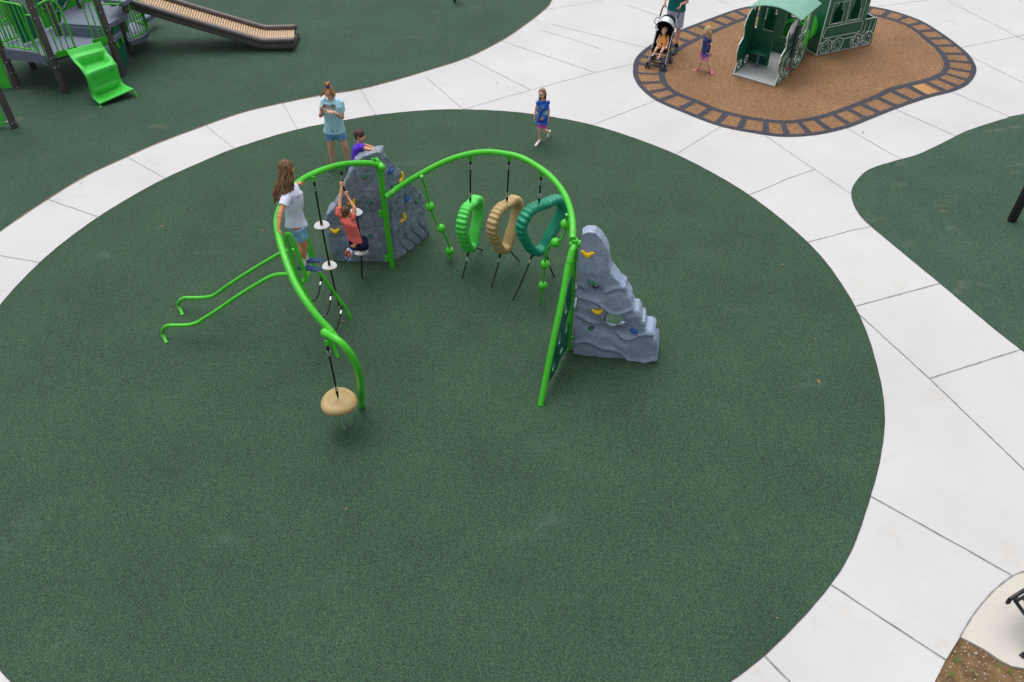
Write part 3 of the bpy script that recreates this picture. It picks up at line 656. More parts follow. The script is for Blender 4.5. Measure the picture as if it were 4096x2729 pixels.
rope_rung(PY(1249,1204,8.2), PY(1285,1108,8.9)); rope_rung(PY(1290,1272,8.2), PY(1326,1167,8.9)); rope_rung(PY(1322,1340,8.17), PY(1369,1222,8.93))
# slide rails
S1 = [PY(1177,1098,8.2), PY(1140,1097,8.24), PY(1108,1099,8.28), PY(1085,1106,8.3), PY(1050,1124,8.32), PY(955,1182,8.40), PY(870,1240,8.46), PY(812,1277,8.5), PY(790,1290,8.5), PY(757,1300,8.5), PY(715,1302,8.5), PY(680,1302,8.5), PY(661,1308,8.51), PY(652,1321,8.52), PY(652,1338,8.53), G(668, 1374)]
S2 = [PY(1196,1003,8.85), PY(1165,1001,8.86), PY(1140,1006,8.88), PY(1110,1020,8.9), PY(1020,1073,8.96), PY(930,1130,9.02), PY(862,1178,9.08), PY(845,1186,9.08), PY(815,1191,9.1), PY(770,1192,9.1), PY(742,1192,9.11), PY(724,1199,9.11), PY(716,1211,9.12), PY(717,1227,9.12), G(732, 1262)]
for P in (S1, S2):
    b = MB(); b.tube(spline(P, 6), R2, 12); b.build('slide_rail', M_green, ld)
# ================================================================ climbing rocks
def vnoise(p, f, seed=0):
    """smooth value noise on an (n,3) array"""
    q = p*f+seed*17.3; i = np.floor(q).astype(np.int64); t = q-i; t = t*t*(3-2*t); out = 0
    for dx in (0, 1):
        for dy in (0, 1):
            for dz in (0, 1):
                h = ((i[:, 0]+dx)*374761393+(i[:, 1]+dy)*668265263+(i[:, 2]+dz)*2147483647) & 0xffffffff
                h = ((h ^ (h >> 13))*1274126177) & 0xffffffff; val = (h & 0xffff)/65535.-.5
                out = out+val*(t[:, 0] if dx else 1-t[:, 0])*(t[:, 1] if dy else 1-t[:, 1])*(t[:, 2] if dz else 1-t[:, 2])
    return out
def prism(b, poly, O, X, N, n0, n1, ztaper=0, zmax=2., bulge=0):
    """closed slab from outline (s,z), front at n0 and back at n1 (N points to the viewer)"""
    k = len(poly); vs = []
    for n in (n0, n1):
        for s_, z in poly: vs.append(O+X*s_+V3(0, 0, z)+N*(n*(1-ztaper*max(0, z)/zmax)))
    fs = [tuple(range(k)), tuple(reversed(range(k, 2*k)))]+[(i, i+k, (i+1) % k+k, (i+1) % k) for i in range(k)]
    b.add(vs, fs)
def outline_on(px, A, B, off=0.0, tol=0.0):
    A = np.array(A); B = np.array(B); d = nrm(B-A); out = []
    for u, v in px: p = PL(u, v, A, B, off); out.append((float((p-A)@d), max(float(p[2]), 0.0)))
    return out
# rock behind the tall left post: two wings meeting on a ridge
La = G(1349, 1044); Lb = G(1556, 1044); Ra = G(1577, 1040); Rb = G(1709, 940)
lw = [(1349,1044),(1322,1008),(1314,975),(1303,917),(1297,872),(1304,855),(1326,836),(1353,798),(1370,760),(1392,706),(1410,668),(1428,640),(1455,620),(1480,612),(1506,604),(1535,606),(1545,700),(1556,1044)]
rw = [(1577,1040),(1553,700),(1532,612),(1548,618),(1579,652),(1621,698),(1655,736),(1690,770),(1697,810),(1701,850),(1703,894),(1709,925),(1709,940)]
dL = nrm(Lb-La); nL = V3(dL[1], -dL[0], 0); dR = nrm(Rb-Ra); nR = V3(dR[1], -dR[0], 0)
b = MB()
pl_ = outline_on(lw, La, Lb); pr_ = outline_on(rw, Ra, Rb)
pl_ = [(s_, z) if z > .02 else (s_, -.04) for s_, z in pl_]; pr_ = [(s_, z) if z > .02 else (s_, -.04) for s_, z in pr_]
prism(b, pl_, La, dL, nL, .02, -.34, .45, 2.2); prism(b, pr_, Ra, dR, nR, .02, -.34, .45, 2.2)
def dispA(co, no):
    d = .060*vnoise(co, 2.2, 1)+.030*vnoise(co, 6, 2)+.016*vnoise(co, 15, 3)+.008*vnoise(co, 34, 4)
    # long vertical creases on the right wing
    s_ = (co-Ra)@dR; w_ = np.clip(((co-Ra)@dR-.05)*6, 0, 1)
    cr = np.abs(np.sin((s_*5.2+.25*co[:, 2]+1.6*vnoise(co, 2.5, 7))*math.pi)); d = d-.034*w_*np.exp(-(cr/.22)**2)*(co[:, 2] < 1.3)
    cl = np.abs(np.sin((co[:, 0]*2.1+.45*co[:, 2]+.7*vnoise(co, 2.4, 9))*math.pi)); d = d-.022*(1-w_)*np.exp(-(cl/.12)**2)
    out = co+no*d[:, None]; out[:, 2] = np.maximum(out[:, 2], .0); return out
rockA = thing('climbing_rock', 'tall mottled grey two-sided climbing rock behind the left post', 'climbing wall', ((La+Rb)/2)*V3(1, 1, 0))
ra_ = b.fuse('rock_body', M_rockA, rockA, voxel=.017, smooth=14, disp=dispA)
# rock at the right with a hole and stepped edge
Fa = G(2296, 1416); Fb = G(2620, 1456); dB = nrm(Fb-Fa); nB = V3(dB[1], -dB[0], 0)
rbx = [(2296,1416),(2298,1317),(2306,1156),(2314,1001),(2320,940),(2350,928),(2381,930),(2404,952),(2426,985),(2436,1018),(2434,1058),(2441,1092),(2470,1122),(2496,1152),(2514,1180),(2521,1206),(2520,1243),(2556,1246),(2562,1288),(2577,1290),(2580,1326),(2610,1328),(2618,1362),(2634,1364),(2634,1425),(2620,1456)]
pb_ = outline_on(rbx, Fa, Fb); pb_ = [(s_, z) if z > .02 else (s_, -.04) for s_, z in pb_]
b = MB(); prism(b, pb_, Fa, dB, nB, .0, -.36, .5, 2.1)
def fish(px): return outline_on(px, Fa, Fb)
hole1 = np.mean(fish([(2455, 1310)]), axis=0); hole2 = np.mean(fish([(2380, 1172)]), axis=0)
def dispB(co, no):
    d = .05*vnoise(co, 1.8, 11)+.022*vnoise(co, 5, 12)+.010*vnoise(co, 13, 13)+.004*vnoise(co, 40, 14)
    s_ = (co-Fa)@dB; z = co[:, 2]
    # strata ledges wandering across the face
    for z0, amp, ph in ((.20, .020, 0.), (.62, .032, 1.1), (1.02, .028, 2.3), (1.27, .018, 3.9)):
        q = z-(z0+.09*np.sin(s_*5.5+ph)+.04*np.sin(s_*13+ph*2)-.14*s_); d = d+amp*np.exp(-(q/.035)**2)-amp*.8*np.exp(-((q+.07)/.05)**2)
    for (hs, hz), rx, rz, dp in ((hole1, .25, .17, .11), (hole2, .10, .08, .10)):
        q = ((s_-hs)/rx)**2+((z-hz)/rz)**2; d = d-dp*np.exp(-q*1.1)*np.clip((np.abs(no@nB)-.35)*2.2, 0, 1)
    out = co+no*d[:, None]; out[:, 2] = np.maximum(out[:, 2], .0); return out
rockB = thing('climbing_rock', 'blue-grey climbing rock with a hole and stepped edge, right of the posts', 'climbing wall', ((Fa+Fb)/2)*V3(1, 1, 0))
# real holes through the slab: cut before fusing
def fuse_with_holes(b, name, m, parent, holes, **kw):
    me = bpy.data.meshes.new('t'); me.from_pydata([tuple(v) for v in b.v], [], b.f); o = bpy.data.objects.new('t', me); COL.objects.link(o)
    cut = []
    for c, rx, rz, d, n in holes:
        q = MB(); ring_ = []
        vs = []; k = 24
        for t_ in (-.6, .6):
            for j in range(k): a = 2*math.pi*j/k; vs.append(c+n*t_+d*rx*math.cos(a)+V3(0, 0, 1)*(rz*math.sin(a)+t_*.62))
        q.add(vs, [tuple(reversed(range(k))), tuple(range(k, 2*k))]+[(i, (i+1) % k, (i+1) % k+k, i+k) for i in range(k)])
        cm = bpy.data.meshes.new('c'); cm.from_pydata([tuple(v) for v in q.v], [], q.f); co_ = bpy.data.objects.new('c', cm); COL.objects.link(co_); cut.append(co_)
        mo = o.modifiers.new('b', 'BOOLEAN'); mo.operation = 'DIFFERENCE'; mo.object = co_; mo.solver = 'EXACT'
    # consistent normals for the boolean
    import bmesh
    for ob in [o]+cut:
        bm = bmesh.new(); bm.from_mesh(ob.data); bmesh.ops.recalc_face_normals(bm, faces=bm.faces); bm.to_mesh(ob.data); bm.free()
    ev = o.evaluated_get(bpy.context.evaluated_depsgraph_get()); em = ev.to_mesh()
    q = MB(); q.add([np.array(v.co) for v in em.vertices], [tuple(p.vertices) for p in em.polygons]); ev.to_mesh_clear()
    for ob in [o]+cut: bpy.data.objects.remove(ob)
    return q.fuse(name, m, parent, **kw)
h1 = Fa+dB*hole1[0]+V3(0, 0, hole1[1])+nB*-.17; h2 = Fa+dB*hole2[0]+V3(0, 0, hole2[1])+nB*-.17
rb2 = fuse_with_holes(b, 'rock_body', M_rockB, rockB, [(h1, .165, .115, dB, nB), (h2, .045, .032, dB, nB)], voxel=.015, smooth=7, disp=dispB)
# hand holds, set on the rock where a sight line meets its face
def bvh(o):
    off = Vector(OFF[root_of(o).name]); me = o.data
    return BVHTree.FromPolygons([v.co+off for v in me.vertices], [tuple(p.vertices) for p in me.polygons])
def hit(tree, u, v):
    d = Vector(ray(u, v)).normalized(); h = tree.ray_cast(Vector((0, 0, CAMH)), d)
    if h[0] is None: return None
    n = h[1]; n = n if n.dot(d) < 0 else -n
    return np.array(h[0]), np.array(n)
def hold(tree, parent, kind, u, v, ang=0, k=1.0):
    r = hit(tree, u, v)
    if r is None: return
    p, n = r; n = nrm(n*V3(1, 1, .5)); X = nrm(np.cross((0, 0, 1), n)); Z = np.cross(n, X); c_, s_ = math.cos(ang), math.sin(ang)
    X, Z = X*c_+Z*s_, Z*c_-X*s_; b = MB()
    if kind == 'y':
        P = spline([p-X*.07*k+Z*.030*k, p-X*.03*k-Z*.008*k, p+X*.005*k-Z*.022*k, p+X*.035*k-Z*.0*k, p+X*.07*k+Z*.026*k], 6)
        P = [q+n*.016 for q in P]; nn = len(P); b.tube(P, [(.016+.017*math.sin(math.pi*(i+.8)/(nn+.6)))*k for i in range(nn)], 12)
        b.ell(p+n*.012-Z*.02*k, (.035*k, .03*k, .022), X, Z, n); m = M_yel; b.ell(P[0], .016*k); b.ell(P[-1], .016*k)
    elif kind == 'b': b.ell(p+n*.012, (.062*k, .032*k, .034), X, Z, n); b.ell(p+n*.012-Z*.018*k, (.03*k, .028*k, .03), X, Z, n); m = M_blu
    else: b.ell(p+n*.010, (.042*k, .028*k, .032), X, Z, n); m = M_grn
    b.fuse('climbing_hold', m, parent, voxel=.0055, smooth=4)
    q = MB(); q.ell(p+n*.043, (.006, .006, .004), X, Z, n, n=8, m=6); q.build('hold_bolt', M_steel, parent)
tA = bvh(ra_); tB = bvh(rb2)
for kd, u, v, a in [('g',1459,706,-.3),('g',1477,808,-.3),('g',1480,942,-.3),('y',1412,809,.7),('b',1433,859,0),('y',1343,921,.1),('b',1563,682,.5),('y',1603,709,.9),('g',1569,746,.5),('b',1624,794,.5),('g',1665,807,.6),('y',1612,871,1.0)]:
    hold(tA, rockA, kd, u, v, a, 1.0)
for kd, u, v, a in [('y',2351,1013,0),('g',2367,1131,-.1),('y',2391,1243,.1),('g',2364,1312,-.1),('b',2536,1322,0)]:
    hold(tB, rockB, kd, u, v, a, 1.0)
# brackets tying the rocks to the posts
for z, u, v in ((1.92, 1509, 640), (1.05, 1526, 843), (.22, 1549, 1021)):
    b = MB(); p = postC+V3(-.065, -.02, z-.03); b.box(p, (.075, .012, .115)); b.tube([postC+V3(0, 0, z-.03), p+V3(.02, .1, 0)], .02, 10)
    b.build('bracket', M_green, rockA)
    studs('bolt', M_steel, rockA, (p+V3(-.012, -.008, .032), p+V3(-.012, -.008, -.032)), .011)
for z in (1.83, 1.07, .22):
    b = MB(); p = postD+V3(.165, 0, z); b.box(p, (.02, .07, .13 if z > 1.5 else .10)); b.build('bracket', M_green, rockB)
# ================================================================ people
def skinmat(name, c): 
    c = tuple(min(.85, x*1.10) for x in c[:3])+(1,)
    m = mat(name, c, .55, .06, 14, spec=.35); return m
M_eye = mat('dark_eye', C(44, 34, 32), .4); M_lip = mat('lip', C(178, 104, 96), .5); M_brow = mat('eyebrow', C(110, 80, 60), .8)
def cloth(name, c, **k):
    c = tuple(min(.88, x*1.18) for x in c[:3])+(1,); k['col2'] = tuple(min(.88, x*1.18) for x in k['col2'][:3])+(1,) if k.get('col2') else None
    return mat(name, c, .85, k.get('var', .07), k.get('scale', 9), bump=k.get('bump', .25), bscale=k.get('bscale', 60), spec=.2, col2=k.get('col2'), lo=k.get('lo', .35), hi=k.get('hi', .65))
def hairmat(name, a, b_):
    m = mat(name, a, .6, 0, 5, col2=b_, lo=.38, hi=.62, streak=(14, 14, 2.0), bump=.6, bscale=30, spec=.4); return m
def rotv(v, ax, a):
    ax = nrm(ax); c_, s_ = math.cos(a), math.sin(a); return v*c_+np.cross(ax, v)*s_+ax*(ax@v)*(1-c_)
def head(b, c, f, u, hh):
    f = nrm(f); u = nrm(u-f*(u@f)); R = np.cross(f, u)
    b.ell(c+u*.11*hh-f*.05*hh, (.325*hh, .40*hh, .375*hh), R, f, u, n=24, m=16)
    b.ell(c-u*.16*hh+f*.10*hh, (.245*hh, .255*hh, .29*hh), R, f, u, n=20, m=14)
    b.ell(c-u*.33*hh+f*.20*hh, (.11*hh, .12*hh, .10*hh), R, f, u)
    for s_ in (-1, 1):
        b.ell(c+R*s_*.17*hh-u*.12*hh+f*.22*hh, (.11*hh, .11*hh, .12*hh), R, f, u)
        b.ell(c+R*s_*.325*hh-u*.03*hh-f*.02*hh, (.035*hh, .075*hh, .10*hh), R, f, u)
    b.cap(c+u*.02*hh+f*.34*hh, c-u*.11*hh+f*.41*hh, .025*hh, .045*hh)
    return R, f, u
def facepaint(c, R, f, u, hh):
    def fn(cen):
        mi = np.zeros(len(cen), np.int32); d = cen-c; x = d@R/hh; y = d@f/hh; z = d@u/hh; fr_ = y > .15
        for s_ in (-1, 1):
            mi[fr_ & (((x-s_*.135)/.060)**2+((z-.035)/.030)**2 < 1)] = 1
            mi[fr_ & (((x-s_*.140)/.085)**2+((z-.105)/.016)**2 < 1)] = 3
        mi[fr_ & ((x/.095)**2+((z+.235)/.026)**2 < 1)] = 2
        return mi
    return fn
def hand(b, w_, d, n, k, curl=.3, thumb=1, spread=.0):
    d = nrm(d); n = nrm(n-d*(n@d)); sd_ = np.cross(d, n)*thumb
    rr_ = max(.0088*k, .0052)
    for i, (off, ln) in enumerate(((-.031, .064), (-.0105, .074), (.0105, .069), (.030, .055))):
        a = w_+sd_*off*.45*k; q = w_+d*.085*k+sd_*off*k; b.cap(a, q, .014*k, .0125*k)
        dd_ = nrm(d+sd_*off*spread*20); p = q
        for j, fr_ in enumerate((.42, .33, .25)):
            dd_ = rotv(dd_, np.cross(dd_, n), curl*(1.15 if j else .8)); p2 = p+dd_*ln*fr_*k*1.15; b.cap(p, p2, rr_*(1-.08*j), rr_*(1-.08*(j+1))); p = p2
    t0 = w_+d*.022*k-sd_*.022*k; t1 = t0+(d*.6-sd_*.75+n*.35)*.036*k; t2 = t1+nrm(d*.85-sd_*.25+n*(.3+curl*.5))*.036*k
    b.cap(t0, t1, .014*k, rr_*1.15); b.cap(t1, t2, rr_*1.15, rr_)
def person(label, loc, J, sk, f, hf, hh, k, tw, hands, opts={}):
    """J: joints; tw: torso half widths (hip, waist, chest, shoulder); k: limb scale"""
    t = thing('person', label, 'person', loc)
    b = MB(); f = nrm(f); U = nrm(J['nb']-J['pel']); R = nrm(J['s1']-J['s0']); F_ = nrm(np.cross(U, R)); F_ = F_ if F_@f > 0 else -F_; dz = opts.get('depth', .62)
    def ringat(t_, wd, infl=1., add=0.): return (J['pel']+(J['nb']-J['pel'])*t_+F_*opts.get('belly', 0)*math.sin(max(0, min(1, t_))*math.pi), wd*infl+add, wd*dz*infl+add, R, F_)
    prof = [(-.16, tw[0]*.72), (-.05, tw[0]), (.12, tw[0]*.98), (.35, tw[1]), (.62, tw[2]), (.82, tw[3]*.96), (.93, tw[3]*.72), (1.0, tw[3]*.42)]
    b.loft([ringat(a, q) for a, q in prof])
    for i in '01':
        sh_, el_, wr = J['s'+i], J['e'+i], J['w'+i]
        b.ell(sh_, (.050*k,)*3); b.cap(sh_, el_, .046*k, .036*k); b.cap(el_, wr, .037*k, .024*k); b.ell(el_+(wr-el_)*.25, (.039*k,)*3)
        hp, kn, an = J['h'+i], J['k'+i], J['a'+i]
        b.cap(hp, kn, .085*k, .053*k); b.cap(kn, an, .052*k, .032*k); ba = nrm(np.cross(np.cross(kn-hp, an-kn), an-kn)) if np.linalg.norm(np.cross(kn-hp, an-kn)) > 1e-4 else -f
        bk = -f if 'calf' not in opts else opts['calf']
        b.ell(kn+(an-kn)*.32+bk*.014*k, (.055*k, .055*k, .12*k), Z=nrm(kn-an), X=np.cross(nrm(kn-an), (0, 1, .1)), Y=np.cross(nrm(kn-an), np.cross(nrm(kn-an), (0, 1, .1))))
        if 'foot'+i in J: b.cap(an, J['foot'+i], .03*k, .024*k); b.cap(an-nrm(J['foot'+i]-an)*.02*k, an, .03*k)
        h_ = hands[int(i)]
        if h_: hand(b, wr, h_[0], h_[1], k*opts.get('hk', 1.0), h_[2], h_[3] if len(h_) > 3 else 1, h_[4] if len(h_) > 4 else 0)
    hf = nrm(hf); hu = opts.get('hu', V3(0, 0, 1)); hc = J['head']; Rh, fh, uh = head(b, hc, hf, hu, hh)
    b.cap(J['nb']-U*.03*k, hc-uh*.22*hh-fh*.05*hh, .052*k, .050*k)
    b.fuse('body', [sk, M_eye, M_lip, M_brow], t, voxel=opts.get('vox', .0052), smooth=5, paint=facepaint(hc, Rh, fh, uh, hh))
    t['_'] = 0; del t['_']
    return t, dict(ring=ringat, R=R, F=F_, U=U, Rh=Rh, fh=fh, uh=uh, prof=prof)
def wr_disp(amp, fq=9, seed=0, str_=(1, 1, .45)):
    def fn(co, no):
        q = vnoise(co*np.array(str_), fq, seed)+.5*vnoise(co*np.array(str_), fq*2.3, seed+3); return co+no*(amp*q)[:, None]
    return fn
def shirt(t, I, J, m, infl=1.10, t0=-.05, sl=.5, slr=.062, k=1., hemw=None, neck=True, sleeve=True, name='shirt', paint=None, add=.006, mats=None, amp=.010):
    b = MB(); prof = [p for p in I['prof'] if p[0] > t0+.03 and p[0] < .9]
    hw = hemw or np.interp(t0, [p[0] for p in I['prof']], [p[1] for p in I['prof']])
    rings = [I['ring'](t0, hw, infl, add)]+[I['ring'](a, q, infl, add) for a, q in prof]+[I['ring'](.93, I['prof'][-2][1]*1.02, infl, add*.5), I['ring'](1.01, I['prof'][-1][1]*.95, infl, 0)]
    b.loft(rings, 28)
    if sleeve:
        for i in '01':
            s_, e_ = J['s'+i], J['e'+i]; inw = s_+(J['nb']-s_)*.35; p2 = s_+(e_-s_)*sl
            b.tube([inw, s_, p2], [slr*k*.95, slr*k*.98, slr*k*1.02], 18)
    return b.fuse(name, mats or m, t, voxel=.0065, smooth=5, disp=wr_disp(amp*k, 10, hash(name) % 7), paint=paint)
def shorts(t, I, J, m, k=1., t1=.13, infl=1.12, ln=.5, r0=.100, r1=.088, name='shorts', paint=None, mats=None, add=.008):
    b = MB(); b.loft([I['ring'](a, q, infl, add) for a, q in [(-.14, I['prof'][1][1]*.9), (-.05, I['prof'][1][1]), (.04, I['prof'][2][1]*.98), (t1, I['prof'][2][1]*.93)]], 24)
    for i in '01':
        h_, k_ = J['h'+i], J['k'+i]; p2 = h_+(k_-h_)*ln; b.tube([h_+(h_-k_)*.02, h_+(k_-h_)*ln*.5, p2], [r0*k, (r0+r1)/2*k, r1*k], 20)
    return b.fuse(name, mats or m, t, voxel=.0065, smooth=4, disp=wr_disp(.008*k, 11, 2), paint=paint)
def shoe(t, an, toe, k, m_up, m_sole, up=(0, 0, 1), name='shoe', h=.055, w_=.040):
    up = nrm(up); d = nrm(toe-an-up*((toe-an)@up)); side = np.cross(d, up); L_ = abs((toe-an)@d)+.055*k
    base = an-up*h*k*1.15; b = MB()
    st = [(-.055*k, .030, .050), (-.02*k, .034, .066), (.04*k, .036, .060), (L_*.55, .041, .040), (L_*.8, .040, .032), (L_*.98, .026, .022)]
    rings = [(base+d*x+up*hh_*k*.62, w2*k*w_/.040, hh_*k*.62, side, up) for x, w2, hh_ in st]
    b.loft(rings, 20); b.ell(base+d*(-.052*k)+up*.03*k, (.028*k, .02*k, .035*k), side, d, up); b.ell(base+d*L_*.98+up*.02*k, (.026*k, .03*k, .02*k), side, d, up)
    z0 = base@up
    return b.fuse(name, [m_up, m_sole], t, voxel=.0048, smooth=3, paint=lambda cen: ((cen@up-z0) < .018*k).astype(np.int32))
def sock(t, an, kn, k, m, ln=.11, name='sock'):
    b = MB(); d = nrm(kn-an); b.tube([an-d*.03*k, an+d*ln*k], [.040*k, .040*k], 16); return b.fuse(name, m, t, voxel=.0055, smooth=2)
def hair_cap(b, c, I, hh, back=.075, upo=.145, r=(.352, .405, .375), low=0):
    R, f, u = I['Rh'], I['fh'], I['uh']
    b.ell(c+u*upo*hh-f*back*hh, (r[0]*hh, r[1]*hh, r[2]*hh), R, f, u, n=26, m=18)
    if low: b.ell(c-u*.10*hh-f*.20*hh, (.30*hh, .24*hh, .28*hh), R, f, u)
def strands(b, c, I, hh, n, ln, spread, wave, r, lean=V3(0, 0, 0), cover=(-2.4, 2.4), root=.30, seed=1, start_up=.30):
    """locks falling from the crown over the back and sides of the head"""
    g = np.random.default_rng(seed); R, f, u = I['Rh'], I['fh'], I['uh']
    for i in range(n):
        a = g.uniform(*cover); h0 = g.uniform(-.05, start_up); bk = -f*math.cos(a)+R*math.sin(a)
        p = c+u*(h0+.18)*hh+bk*.33*hh*(1-max(0, h0-.05)*1.2)-f*.05*hh; L_ = ln*g.uniform(.72, 1.08); m_ = 9; pts = []; ph = g.uniform(0, 6.28); am = wave*g.uniform(.5, 1.2)
        for j in range(m_):
            s_ = j/(m_-1); q = p-V3(0, 0, 1)*L_*s_+bk*(.06*hh*math.sin(min(1, s_*2.2)*1.57)+spread*s_)+lean*s_*s_
            q = q+np.cross(bk, u)*am*math.sin(ph+s_*7)+bk*am*.6*math.cos(ph+s_*6); pts.append(q)
        b.tube(spline(pts, 3), [max(.0012, r*(1-.75*(j/24.)**1.6)) for j in range(25)], 7)
SK1 = skinmat('skin_fair_warm', C(226, 172, 146)); SK2 = skinmat('skin_tanned', C(206, 142, 106)); SK3 = skinmat('skin_light', C(234, 188, 166)); SK4 = skinmat('skin_tan_child', C(220, 160, 122))
W_sock = cloth('white_sock_knit', C(222, 224, 234)); M_sole = mat('white_shoe_sole', C(226, 226, 226), .6)
# ---- woman with phone
Y = 13.1; sh = dict(pel=PY(1338,522,Y), nb=PY(1328,395,Y-.01), head=PY(1315,371,Y-.07), s0=PY(1297,407,Y), s1=PY(1360,408,Y), e0=PY(1283,462,Y-.04), e1=PY(1369,469,Y-.04), w0=PY(1291,446,Y-.24), w1=PY(1334,450,Y-.25),
     h0=PY(1319,528,Y), h1=PY(1358,528,Y), k0=PY(1323,584,Y-.03), k1=PY(1378,582,Y-.03), a0=PY(1331,652,Y+.03), a1=PY(1391,648,Y+.05))
wf = V3(-.12, -1, 0)
t, I = person('woman in a light blue shirt and denim shorts looking down at her phone', (sh['a0']+sh['a1'])/2*V3(1, 1, 0), sh, SK1, wf, V3(-.14, -.88, -.30), .215, 1.06, (.158, .135, .155, .165),
     [(V3(-.05, -.35, .75), V3(.6, -.4, 0), .35, 1, .35), (V3(-.85, -.25, .30), V3(0, -.2, 1), .45, 1, .1)], dict(hu=V3(-.05, -.3, 1), depth=.70, belly=.02, vox=.0056))
wshirt = cloth('light_blue_cotton', C(176, 220, 244), scale=5, var=.06); shirt(t, I, sh, wshirt, infl=1.07, t0=-.02, sl=.60, slr=.066, k=1.02, hemw=.170, amp=.018, add=.012)
denim = cloth('blue_denim', C(78, 136, 190), col2=C(128, 176, 214), scale=22, bump=.5); shorts(t, I, sh, denim, k=.92, ln=.50, r0=.108, r1=.104)
navysh = cloth('navy_knit', C(46, 64, 100), var=.2, scale=60)
for i, toe in (('0', PY(1326,690,Y-.12)), ('1', PY(1398,683,Y-.10))): shoe(t, sh['a'+i]+V3(0, 0, .0), V3(toe[0], sh['a'+i][1]-.17, sh['a'+i][2]-.05), .95, navysh, M_sole, h=sh['a'+i][2]/.95/1.15)
hb = MB(); hair_cap(hb, sh['head'], I, .215, back=.10, upo=.15); bn = sh['head']+I['uh']*.135-I['fh']*.035; hb.ell(bn, (.040, .040, .045)); g_ = np.random.default_rng(3)
for i in range(26):
    a = g_.uniform(0, 6.28); q = bn+V3(math.cos(a)*.03, math.sin(a)*.02, g_.uniform(-.01, .03)); e_ = q+V3(math.cos(a)*.035, math.sin(a)*.03, g_.uniform(-.02, .06)); hb.tube(spline([q, (q+e_)/2+V3(0, 0, .02), e_], 4), .006, 6)
strands(hb, sh['head'], I, .215, 70, .15, .04, .018, .010, lean=V3(-.035, .02, 0), cover=(-1.9, 1.9), seed=5)
hb.fuse('hair', hairmat('strawberry_blonde_hair', C(124, 84, 54), C(196, 148, 96)), t, voxel=.006, smooth=2, disp=wr_disp(.012, 30, 4, (1, 1, .5)))
b = MB(); b.tube([bn+V3(math.cos(a)*.036, math.sin(a)*.034, -.025) for a in np.linspace(0, 6.28, 18)[:-1]], .010, 8, closed=True); b.build('hair_tie', cloth('royal_blue_cloth', C(30, 60, 190)), t)
wrst = sh['w1']+(sh['e1']-sh['w1'])*.12; ax = nrm(sh['e1']-sh['w1']); s1_ = nrm(np.cross(ax, (0, 0, 1))); s2_ = np.cross(ax, s1_)
b = MB(); b.tube([wrst+s1_*math.cos(a)*.028+s2_*math.sin(a)*.028 for a in np.linspace(0, 6.28, 20)[:-1]], .008, 8, closed=True); b.box(wrst+V3(0, -.03, .012), (.03, .012, .03)); b.build('wristwatch', M_white, t)
# printed patch on the chest
def decal(name, c, X, Z, parts, parent, n):
    b = MB(); mats = []
    for i, (poly, m, off) in enumerate(parts):
        b.add([c+X*x+Z*z+n*off for x, z in poly], [tuple(range(len(poly)))], i); mats.append(m)
    return b.build(name, mats, parent, smooth=False)
cst = PY(1332, 428, Y-.150); decal('shirt_print', cst, V3(1, -.05, 0), V3(0, .12, 1), [([(-.045,-.035),(.04,-.04),(.045,.035),(-.04,.04)], mat('print_green', C(150, 176, 96), .8), 0), ([(-.045,-.005),(.043,-.005),(.045,.037),(-.04,.04)], mat('print_teal', C(30, 84, 110), .8), -.001)], t, V3(0, 1, 0))
tc_ = bpy.data.curves.new('txt', 'FONT'); tc_.body = 'ITS'; tc_.size = .042; tc_.align_x = 'CENTER'; tc_.extrude = .0006; to = bpy.data.objects.new('txt', tc_); COL.objects.link(to)
me = bpy.data.meshes.new_from_object(to.evaluated_get(bpy.context.evaluated_depsgraph_get())); bpy.data.objects.remove(to)
vs = [cst+V3(.004, -.004, -.008)+V3(1, -.05, 0)*v.co.x+V3(0, .12, 1)*v.co.y+V3(0, -1, 0)*v.co.z for v in me.vertices]; mesh_obj('shirt_lettering', vs, [tuple(p.vertices) for p in me.polygons], M_white, t, smooth=False)
ph = thing('phone', 'grey phone held in the hands of the woman in light blue', 'phone', PY(1308, 428, Y-.36)); b = MB(); pc = PY(1309, 427, Y-.35); b.box(pc, (.135, .009, .068), X=(1, -.1, -.22), Y=(.05, -.80, .6), Z=np.cross(nrm((1, -.1, -.22)), nrm((.05, -.80, .6))), bev=.004); b.build('case', mat('grey_phone_case', C(128, 120, 122), .4), ph)
b = MB(); b.box(pc+V3(-.045, -.009, .018), (.034, .004, .034), X=(1, -.1, -.22), Y=(.05, -.80, .6)); b.build('camera_bump', M_blackp, ph)
# ---- girl standing on the ladder
J = dict(pel=PY(1184,893,8.47), nb=PY(1163,745,8.45), head=PY(1149,674,8.46), s0=PY(1151,775,8.36), s1=PY(1176,757,8.62), e0=PY(1122,852,8.16), e1=PY(1180,752,8.82), w0=PY(1114,912,8.04), w1=PY(1187,738,9.0),
     h0=PY(1190,910,8.40), h1=PY(1196,898,8.58), k0=PY(1216,982,8.40), k1=PY(1206,966,8.62), a0=PY(1214,1056,8.40), a1=PY(1224,1030,8.66))
t, I = person('girl with long wavy brown hair in a white shirt standing on the ladder', (J['a0']+J['a1'])/2*V3(1, 1, 0), J, SK2, V3(.95, .25, 0), V3(.80, .55, -.12), .205, .92, (.122, .105, .118, .128),
     [(V3(-.05, -.25, -1), V3(.5, .2, -.1), .35, -1, .3), (V3(.25, .9, -.15), V3(.1, 0, -1), .35, 1, .3)], dict(depth=.75, calf=V3(-1, 0, 0)))
shirt(t, I, J, cloth('white_cotton', C(208, 214, 236), scale=5, var=.04), infl=1.12, t0=-.06, sl=.62, slr=.072, k=.85, hemw=.146, amp=.034, add=.014)
shorts(t, I, J, cloth('pale_denim', C(92, 150, 196), col2=C(150, 196, 226), scale=20, bump=.5), k=.80, ln=.64, r0=.112, r1=.098, infl=1.1)
